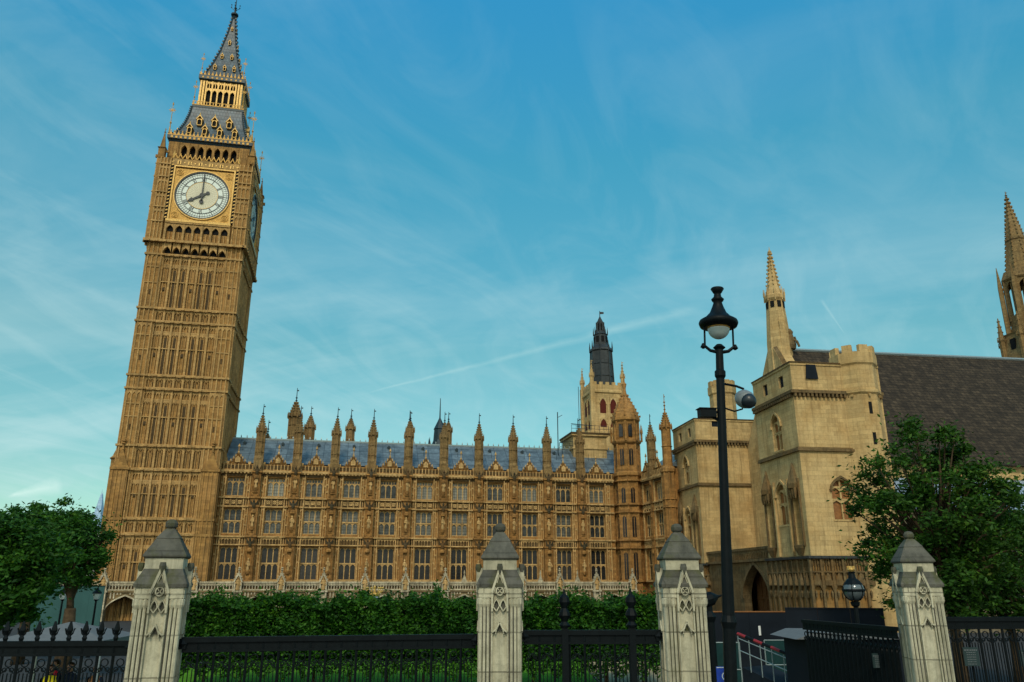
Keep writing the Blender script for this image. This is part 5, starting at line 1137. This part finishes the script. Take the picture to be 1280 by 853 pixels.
# ------------------------------------------------------------------ iron railings
def railing(p, q, label, top=3.0, name='iron_railing', std=(), cat='railing', bsp=.24, spike=.36):
    v = q - p; L_ = math.hypot(v.x, v.y); o = thing(name, label, cat, (p.x, p.y, .12), math.atan2(v.y, v.x))
    r = MB(); r.box(0, L_, -.045, .045, top - .02, top + .06); r.box(0, L_, -.03, .03, top - .17, top - .13); r.box(0, L_, -.012, .012, top - .14, top - .01); r.build('top_rail', 'iron', o)
    MB().box(0, L_, -.035, .035, 1.55, 1.62).build('middle_rail', 'iron', o); MB().box(0, L_, -.05, .05, .05, .16).build('bottom_rail', 'iron', o)
    n = int(L_ / bsp); sp = L_ / n
    bm = MB(); bm.loft([(.024, .1), (.024, top + .05)] + ([(.04, top + .1), (.02, top + .15), (.05, top + .22), (.012, top + .36)] if spike else []), 0, 0, 6)
    if spike:
        for q_ in (-1, 1): bm.tube([(0, 0, top + .12), (q_ * .05, 0, top + .17), (q_ * .075, 0, top + .25)], .014, 5)
    bme = bm.mesh('bar', 'iron')
    for k in range(1, n): link('bar', bme, o, (k * sp, 0, 0))
    th = MB(); 
    for k in range(n):
        for j in (1, 2, 3): th.box(k * sp + j * sp / 4 - .007, k * sp + j * sp / 4 + .007, -.008, .008, .1, top - .42)
        c = (k + .5) * sp; th.disc(c, top - .27, .05, .065, -.01, .01, 10); th.bar((k * sp + .03, top - .42), (c, top - .33), .014, -.01, .01); th.bar(((k + 1) * sp - .03, top - .42), (c, top - .33), .014, -.01, .01)
        for s in (-1, 1): th.disc(c + s * .055, top - .37, .025, .038, -.01, .01, 8)
    th.build('scrollwork', 'iron', o)
    sd = MB(); sd.box(-.055, .055, -.055, .055, 0, top + .1); sd.loft([(.08, top + .1), (.10, top + .14), (.05, top + .2), (.11, top + .3), (.09, top + .36), (.05, top + .42), (.10, top + .52), (.085, top + .6), (.03, top + .66), (.01, top + .74)], 0, 0, 8)
    sdm = sd.mesh('standard', 'iron')
    for t in std: link('standard', sdm, o, (t * L_, 0, 0))
    for x in (0.0, L_):
        if name == 'iron_railing': b_ = MB(); b_.box(x - .06, x + .06, -.05, .05, top - .12, top + .04); b_.loft([(.04, top - .12), (.09, top - .04), (.04, top + .06)], x, 0, 6); b_.box(x - .05, x + .05, -.05, .05, 1.54, 1.68); b_.build('wall_bracket', 'iron', o)
    return o
w_ = .42
railing(Vector((-13.5, 13.0, 0)), PP[0] - Vector((w_, 0, 0)), 'black iron railing left of the left pier, in front of the white gazebo', 2.95, std=(.30, .62))
railing(PP[0] + Vector((w_, 0, 0)), PP[1] - Vector((w_, 0, 0)), 'black iron railing in front of the longest stretch of hedge', 3.0, std=(), spike=0)
railing(PP[1] + Vector((w_, 0, 0)), PP[2] - Vector((w_, 0, 0)), 'short black iron railing with two bold finials between the middle piers', 3.06, std=(.30, .80), spike=0)
railing(PP[3] + Vector((w_, 0, 0)), Vector((15.5, 17.2, 0)), 'black iron railing with dark notices right of the rightmost pier', 3.19, std=(), spike=0)
# open gate leaf hung on the right pier
gq = at(1006, 800, 20.2)
railing(Vector((gq.x, 20.2, 0)), PP[3] + Vector((-w_ - .05, .1, 0)), 'black iron carriage gate standing open, hung on the rightmost pier', 3.0, 'iron_gate', (), 'gate', .16, 0)
gp_ = at(886, 760, 16); o = thing('gate_post', 'slim black iron gate post with spiked head beside third pier', 'post', (gp_.x, 16, 0))
m = MB(); m.loft([(.09, 0), (.09, 3.3), (.13, 3.4), (.07, 3.5), (.07, 3.62)], 0, 0, 8)
for k in range(5): m.disc(.0, 2.0 + k * .28, .05, .09, -.03, .03, 10)
m.build('shaft', 'iron', o); m = MB(); m.M = Matrix.Translation((0, 0, 3.72)) @ Matrix.Rotation(R(75), 4, 'Y'); m.loft([(.11, -.14), (.15, -.05), (.13, .08), (.03, .2), (.01, .3)], 0, 0, 10); m.build('floodlight', 'iron', o)

# ------------------------------------------------------------------ street lamp with cctv
lt_ = at(898, 405, 13.4); lb = at(913.5, 853, 13.4); lb = lt_ + (lb - lt_) * ((lt_.z - .12) / (lt_.z - lb.z))
LP = thing('street_lamp', 'tall black street lamp with domed hood and round glass globe', 'street lamp', (lb.x, 13.4, .12))
zA = lt_.z - .12; tilt = math.atan2(lt_.x - lb.x, zA); LP.rotation_euler = (0, tilt, 0)
zl = lambda y: at(900, y, 13.4).z - .12
H_ = zl(437)
m = MB(); m.loft([(.16, 0), (.16, .9), (.19, 1.0), (.11, 1.15), (.10, 3.2), (.13, 3.3), (.10, 3.4), (.078, zl(620)), (.072, zl(473)), (.095, zl(470)), (.095, zl(464)), (.07, zl(462)), (.065, H_), (.11, H_ + .04), (.05, H_ + .1)], 0, 0, 14); m.build('post', 'iron', LP, False)
# yoke
m = MB(); zy = zl(433); zh = zl(408)
for s in (-1, 1):
    m.tube([(0, 0, H_ - .05), (s * .16, 0, H_ - .02), (s * .28, 0, zy + .02)], .036, 8, .026); m.tube([(s * .255, 0, zy), (s * .255, 0, zh)], .018, 8); m.loft([(.02, zy - .05), (.055, zy - .02), (.02, zy + .05)], s * .285, 0, 8)
m.build('yoke', 'iron', LP)
m = MB(); m.loft([(.22, zh - .02), (.325, zl(408)), (.35, zl(404)), (.335, zl(401)), (.235, zl(397)), (.15, zl(391)), (.105, zl(384)), (.075, zl(378)), (.10, zl(376)), (.115, zl(374)), (.07, zl(371)), (.06, zl(367)), (.075, zl(366)), (.12, zl(361)), (.11, zl(360))], 0, 0, 24); m.build('hood', 'iron', LP, True)
m = MB(); r = .195; zg = zl(409); m.loft([(r * math.cos(t), zg - .02 + r * 1.02 * math.sin(t)) for t in np.linspace(-math.pi / 2 + .08, .1, 9)], 0, 0, 20); m.build('globe', 'lamp_glass', LP, True)
m = MB(); m.loft([(.18, zg - .04), (.2, zg - .03), (.2, zg + .03), (.18, zg + .05)], 0, 0, 20); m.build('brass_collar', 'gold2', LP, True)
dc = Vector((at(931, 499, 13.4).x, 13.4, at(931, 499, 13.4).z))
o = thing('dome_camera', 'round grey dome camera bracketed on the right of the lamp post', 'camera', dc)
m = MB(); m.loft([(.05, .17), (.12, .14), (.16, .05), (.16, -.05), (.135, -.12), (.12, -.13)], 0, 0, 20); h_ = m.build('housing', 'grey_paint', o, True)
m = MB(); m.loft([(.135, -.1), (.135, -.14), (.11, -.21), (.05, -.25), (.01, -.26)], 0, -.0, 16); d_ = m.build('dome', 'black_paint', o, True)
h_.rotation_euler = d_.rotation_euler = (R(-62), 0, R(14))
m = MB(); m.tube([(0, .0, .18), (-.12, .06, .25), (-.34, .09, .30)], .022, 6); m.tube([(-.36, .02, -.16), (-.2, .0, -.22), (-.06, 0, -.18), (-.02, .02, -.08)], .016, 6); m.build('bracket', 'iron', o)
cc = at(884, 517, 13.4); o = thing('bullet_camera', 'black boxy camera bracketed on the left of the lamp post', 'camera', cc, R(8))
m = MB(); m.box(-.15, .14, -.08, .08, -.07, .07); m.box(-.17, .15, -.1, .1, .07, .085); m.loft([(.055, 0), (.055, .05)], 0, 0, 10); m.build('housing', 'iron', o); m = MB(); m.tube([(.1, 0, -.06), (.22, 0, -.12), (.3, 0, -.1)], .03, 6); m.tube([(.12, 0, .03), (.3, 0, .02)], .025, 6); m.box(.25, .31, -.06, .06, -.26, .1); m.build('bracket', 'iron', o)

# gateway globe lantern
gl_ = at(1067, 738, 21.5); o = thing('globe_lantern', 'round glass lantern with dark frame and gilt crown above the open gate', 'lantern', (gl_.x, 21.5, 0))
r = .27; z = gl_.z; m = MB(); m.loft([(.1, 0), (.1, .8), (.06, .9), (.05, z - .42), (.1, z - .38), (.12, z - .3), (.06, z - .27)], 0, 0, 10); m.build('post', 'iron', o)
m = MB(); m.loft([(r * math.cos(t), z + r * math.sin(t)) for t in np.linspace(-1.35, 1.2, 11)], 0, 0, 20); m.build('globe', 'dark_glass', o, True)
m = MB(); m.loft([(r + .012, z - .03), (r + .02, z), (r + .012, z + .03)], 0, 0, 20); 
for k in range(6):
    a = k * math.pi / 3; m.tube([((r + .01) * math.cos(t) * math.cos(a), (r + .01) * math.cos(t) * math.sin(a), z + (r + .01) * math.sin(t)) for t in np.linspace(-1.3, 1.2, 9)], .012, 5)
m.loft([(.24, z + .15), (.16, z + .25), (.1, z + .3), (.075, z + .42), (.1, z + .45), (.04, z + .48)], 0, 0, 14); m.build('frame', 'iron', o)
m = MB(); m.loft([(.06, z + .47), (.1, z + .52), (.08, z + .56), (.02, z + .6)], 0, 0, 8); 
for k in range(5): a = k * 1.2566; m.cbox(.08 * math.cos(a), .08 * math.sin(a), z + .52, .03, .03, .09)
m.build('crown', 'gold', o)

# ------------------------------------------------------------------ site hoardings, ramp, hut, sign
def hoard(px0, px1, ytop, Y, label, edge, Y1=None, name='hoarding', mat='black_board'):
    a, b = at(px0, ytop, Y), at(px1, ytop, Y1 or Y); v = b - a; L_ = math.hypot(v.x, v.y); h = a.z
    o = thing(name, label, 'hoarding', (a.x, a.y, 0), math.atan2(v.y, v.x))
    m = MB(); n = max(1, int(L_ / 1.25)); p = L_ / n
    for k in range(n): m.box(k * p + .005, (k + 1) * p - .005, 0, .05 + .004 * (k % 2), 0, h)
    m.build('panels', mat, o)
    m = MB(); m.box(0, L_, -.03, .12, h, h + .05); m.build('top_rail', edge, o)
    return o, L_, h
o, L_, h = hoard(888, 983, 765.5, 40, 'long black site hoarding with pale timber top beneath the stone porch', 'timber')
m = MB(); 
for x in (.75, 2.3): m.box(x - .05, x + .05, -.04, 0, h - 1.05, h - .62)
m.build('door_plates', 'white_paint', o)
hoard(981, 1104, 761, 37, 'taller black site hoarding behind the globe lantern', 'black_board', 36)
hoard(46, 131, 733, 62, 'tall pale teal site hoarding beneath the left trees', 'black_board', 60, 'hoarding', 'teal_board')
# low ramp with sloping handrails
a, b = at(922, 793, 27), at(1010, 829, 25); v = b - a; L_ = math.hypot(v.x, v.y)
o = thing('ramp_railing', 'sloping tube railing with red and black taped top rail beside the ramp', 'railing', (a.x, a.y, 0), math.atan2(v.y, v.x))
zA_, zB_ = a.z, b.z; Z = lambda t: zA_ + (zB_ - zA_) * t
m = MB()
for dz in (-.12, -.48): m.tube([(0, 0, Z(0) + dz), (L_, 0, Z(1) + dz)], .016, 6)
for k in range(7): t = k / 6; m.tube([(t * L_, 0, Z(t) - 1.0), (t * L_, 0, Z(t) - .05)], .016, 6)
m.build('tubes', 'white_metal', o)
m = MB(); m2 = MB()
for k in range(8): t0, t1 = k / 8, (k + 1) / 8; (m if k % 2 == 0 else m2).tube([(t0 * L_, 0, Z(t0) + .02), (t1 * L_, 0, Z(t1) + .02)], .05, 6)
m.build('red_tape', 'red_paint', o); m2.build('black_tape', 'iron', o)
m = MB(); m.ext([(0, 0), (L_, 0), (L_, max(.05, Z(1) - 1.0)), (0, Z(0) - 1.0)], .1, 1.4); m.build('ramp_deck', 'black_board', o)
def barrier(px, py, Y, w, h, label, rz=0):
    a = at(px, py, Y); o = thing('mesh_barrier', label, 'barrier', (a.x, Y, 0), rz, 'teal mesh barriers by the ramp')
    m = MB()
    for x in (0, w): m.tube([(x, 0, 0), (x, 0, h)], .02, 6)
    for z in (.15, h * .55, h): m.tube([(0, 0, z), (w, 0, z)], .018, 6)
    m.build('frame', 'white_metal', o); m = MB()
    m.box(.02, w - .02, .0, .015, .16, h - .02); m.build('mesh_sheet', 'teal_mesh', o)
M['teal_mesh'] = plain('teal_mesh', (.010, .035, .035), .8, 0., .3, 3.)
barrier(890, 790, 30, .95, 2.0, 'teal sheeted barrier left of the lamp post')
barrier(955, 800, 32, 1.0, 1.95, 'teal sheeted barrier behind the upper end of the ramp railing')
barrier(990, 810, 32.5, 1.0, 1.95, 'teal sheeted barrier nearest the guard hut')
a = at(1001, 800, 23); b = at(1132, 800, 23)
o = thing('guard_hut', 'dark guard hut with a pale fascia behind the open iron gate', 'hut', (a.x, 23, 0)); wd = b.x - a.x; zt = at(1060, 795, 23).z
m = MB(); m.box(.25, wd, .3, 2.2, 0, zt - .1); m.build('cabin', 'black_board', o)
m = MB(); m.ext([(-.1, zt - .1), (wd, zt - .1), (wd, zt + .06), (.4, zt + .08)], .1, 2.4); m.build('roof', 'canvas', o)
m = MB()
for x in (.6, 1.4, 2.2): m.box(x, x + .55, .26, .3, 1.1, zt - .35)
m.build('windows', 'glass_dark', o)
a = at(905, 843, 14.2); o = thing('blue_sign', 'small square blue sign with a pale ring at the foot of the lamp', 'sign', (a.x - .0, 14.2, 0), R(6))
m = MB(); m.box(-.13, .13, -.012, .012, a.z - .16, a.z + .12); m.build('panel', 'blue_sign', o)
m = MB(); m.disc(.02, a.z - .03, .05, .065, -.018, -.012, 24); m.box(-.125, .125, -.016, -.012, a.z + .1, a.z + .112); m.build('ring_mark', 'white_paint', o)
MB().loft([(.025, 0), (.025, a.z - .1)], 0, .04, 8).build('post', 'iron', o)
def notice(px, py, Y, w, h, label):
    a = at(px, py, Y); o = thing('fence_notice', label, 'notice', (a.x, Y, a.z), 0, 'notices wired to the railings')
    MB().box(-w / 2, w / 2, -.01, .01, -h / 2, h / 2).build('board', 'notice', o)
    m = MB(); r_ = random.Random(px)
    for k in range(7):
        z = h / 2 - .05 - k * h / 8; ww = w * (.30 if k else .42); x = -ww
        while x < ww: l = r_.uniform(.012, .04); m.box(x, min(ww, x + l), -.013, -.01, z - (.011 if k == 0 else .006), z + (.011 if k == 0 else .006)); x += l + .01
    m.build('faint_lines', 'canvas', o)
notice(1214, 821, 16.5, .30, .34, 'dark notice with pale lines on railing right of rightmost pier')
notice(1283, 823, 16.75, .26, .30, 'dark notice cut off by the right edge on railing')
gn = at(1098, 826, 16.9); notice(1098, 826, 17.4, .24, .28, 'dark notice wired on the open gate')

# gilded crown standard over the hedge
a = at(468, 743, 62); o = thing('crowned_standard', 'blue grey lamp standard with gilded crown just above the hedge', 'lamp standard', (a.x, 62, 0))
MB().loft([(.22, 0), (.14, 1), (.12, a.z - .7), (.3, a.z - .5), (.34, a.z - .25), (.2, a.z - .1)], 0, 0, 8).build('post', 'sky_lead', o)
m = MB(); m.loft([(.3, a.z - .12), (.36, a.z), (.32, a.z + .1)], 0, 0, 10)
for k in range(7): q = k * .8976; m.tube([(.33 * math.cos(q), .33 * math.sin(q), a.z), (.58 * math.cos(q), .58 * math.sin(q), a.z + .22), (.62 * math.cos(q), .62 * math.sin(q), a.z + .42)], .05, 5); m.loft([(.03, a.z + .36), (.1, a.z + .45), (.03, a.z + .54)], .62 * math.cos(q), .62 * math.sin(q), 6)
m.loft([(.1, a.z + .1), (.06, a.z + .4), (.12, a.z + .5), (.02, a.z + .65)], 0, 0, 6); m.build('crown', 'gold', o)
for px, Y, lab in ((121, 48, 'lit street lantern on a slim post left of the cloister'), (79, 50, 'lit street lantern half hidden in the leaves of the left tree')):
    a = at(px, 745, Y); o = thing('lit_lantern', lab, 'street lamp', (a.x, Y, 0), 0, 'lit lanterns in the yard'); z = a.z
    m = MB(); m.loft([(.12, 0), (.07, .8), (.05, z - .3), (.1, z - .25), (.16, z - .2)], 0, 0, 8); m.build('post', 'iron', o)
    m = MB(); m.loft([(.14, z - .2), (.24, z + .12)], 0, 0, 6); m.build('glass', 'lamp_glass', o); m = MB(); m.loft([(.27, z + .12), (.2, z + .25), (.06, z + .38), (.02, z + .5)], 0, 0, 6); m.build('hood', 'iron', o)
    m = MB(); m.loft([(.02, z - .05), (.09, z + .02), (.02, z + .1)], 0, 0, 8); m.build('bulb', 'lit', o); o.children[-1].parent = o

# gazebo with people
a = at(88, 790, 25); GZ = Vector((a.x, 25, 0)); o = thing('gazebo', 'pale canvas gazebo canopy behind the left railing', 'gazebo', GZ, .12)
ze = at(88, 797, 25).z; za = at(88, 783, 25).z + .12
m = MB(); m.sq([(1.5, ze - .22), (1.52, ze), (.05, za)]); m.build('canopy', 'canvas', o)
pm_ = MB().loft([(.03, 0), (.03, ze - .1)], 0, 0, 6).mesh('leg', 'white_metal')
for sx in (-1, 1):
    for sy in (-1, 1): link('leg', pm_, o, (sx * 1.45, sy * 1.45, 0))
def person(x, y, h, top, label, rz=0, armpose=0):
    o = thing('person', label, 'person', (x, y, 0), rz)
    s = h / 1.75
    V = [(0, 0, .95), (0, 0, 1.15), (0, 0, 1.38), (0, 0, 1.50), (0, -.02, 1.60), (0, -.02, 1.72),
         (.09, 0, .90), (.11, -.02, .48), (.11, .02, .08), (.11, -.14, .03), (-.09, 0, .90), (-.11, .03, .48), (-.11, .06, .08), (-.11, -.1, .03),
         (.19, 0, 1.40), (.27, -.02, 1.13), (.25, -.2 - .1 * armpose, .95 + .2 * armpose), (.24, -.27 - .12 * armpose, .92 + .25 * armpose), (-.19, 0, 1.40), (-.27, .03, 1.13), (-.26, -.08, .88), (-.26, -.12, .80)]
    Ed = [(0, 1), (1, 2), (2, 3), (3, 4), (4, 5), (0, 6), (6, 7), (7, 8), (8, 9), (0, 10), (10, 11), (11, 12), (12, 13), (2, 14), (14, 15), (15, 16), (16, 17), (2, 18), (18, 19), (19, 20), (20, 21)]
    Rd = [.15, .145, .16, .06, .085, .075, .09, .065, .045, .04, .09, .065, .045, .04, .07, .05, .038, .035, .07, .05, .038, .035]
    me = bpy.data.meshes.new('body'); me.from_pydata([tuple(c * s for c in v) for v in V], Ed, []); b = link('body', me, o)
    md = b.modifiers.new('skin', 'SKIN'); md.use_smooth_shade = True
    for v_, r_ in zip(me.skin_vertices[0].data, Rd): v_.radius = (r_ * s, r_ * s * .85)
    me.skin_vertices[0].data[0].use_root = True
    sub = b.modifiers.new('sub', 'SUBSURF'); sub.levels = 2; sub.render_levels = 2
    me.materials.append(M['navy_cloth'])
    v_ = MB(); v_.loft([(.19 * s, .92 * s), (.20 * s, 1.1 * s), (.215 * s, 1.35 * s), (.17 * s, 1.46 * s), (.08 * s, 1.5 * s)], 0, 0, 14, sy=.78); v_.build('jacket', top, o, True)
    hd = MB(); hd.loft([(.03 * s, 1.52 * s), (.085 * s, 1.57 * s), (.1 * s, 1.66 * s), (.09 * s, 1.73 * s), (.02 * s, 1.77 * s)], 0, -.02, 12, sy=1.15); hd.loft([(.01, 1.6 * s), (.02, 1.64 * s), (.006, 1.68 * s)], 0, -.14 * s, 5); hd.build('head', 'skin', o, True)
    hr = MB(); hr.loft([(.106 * s, 1.66 * s), (.102 * s, 1.72 * s), (.07 * s, 1.785 * s), (.01, 1.80 * s)], 0, .0, 12, sy=1.1); hr.build('hair', 'hair', o, True)
    return o
def pp_(px, Y): return at(px, 840, Y).x
person(pp_(64, 24.6), 24.6, 1.72, 'hivis', 'person in a yellow hi-vis jacket under the gazebo', .3, 1)
person(pp_(68.5, 25.3), 25.3, 1.8, 'hivis_red', 'person in a bright red jacket behind the yellow jacket', -.4)
person(pp_(88, 25.0), 25.0, 1.74, 'navy_cloth', 'person in dark navy clothes under middle of gazebo', .1)
person(pp_(121, 24.8), 24.8, 1.7, 'timber', 'person in an orange brown jacket at right end of gazebo', -.2, 1)
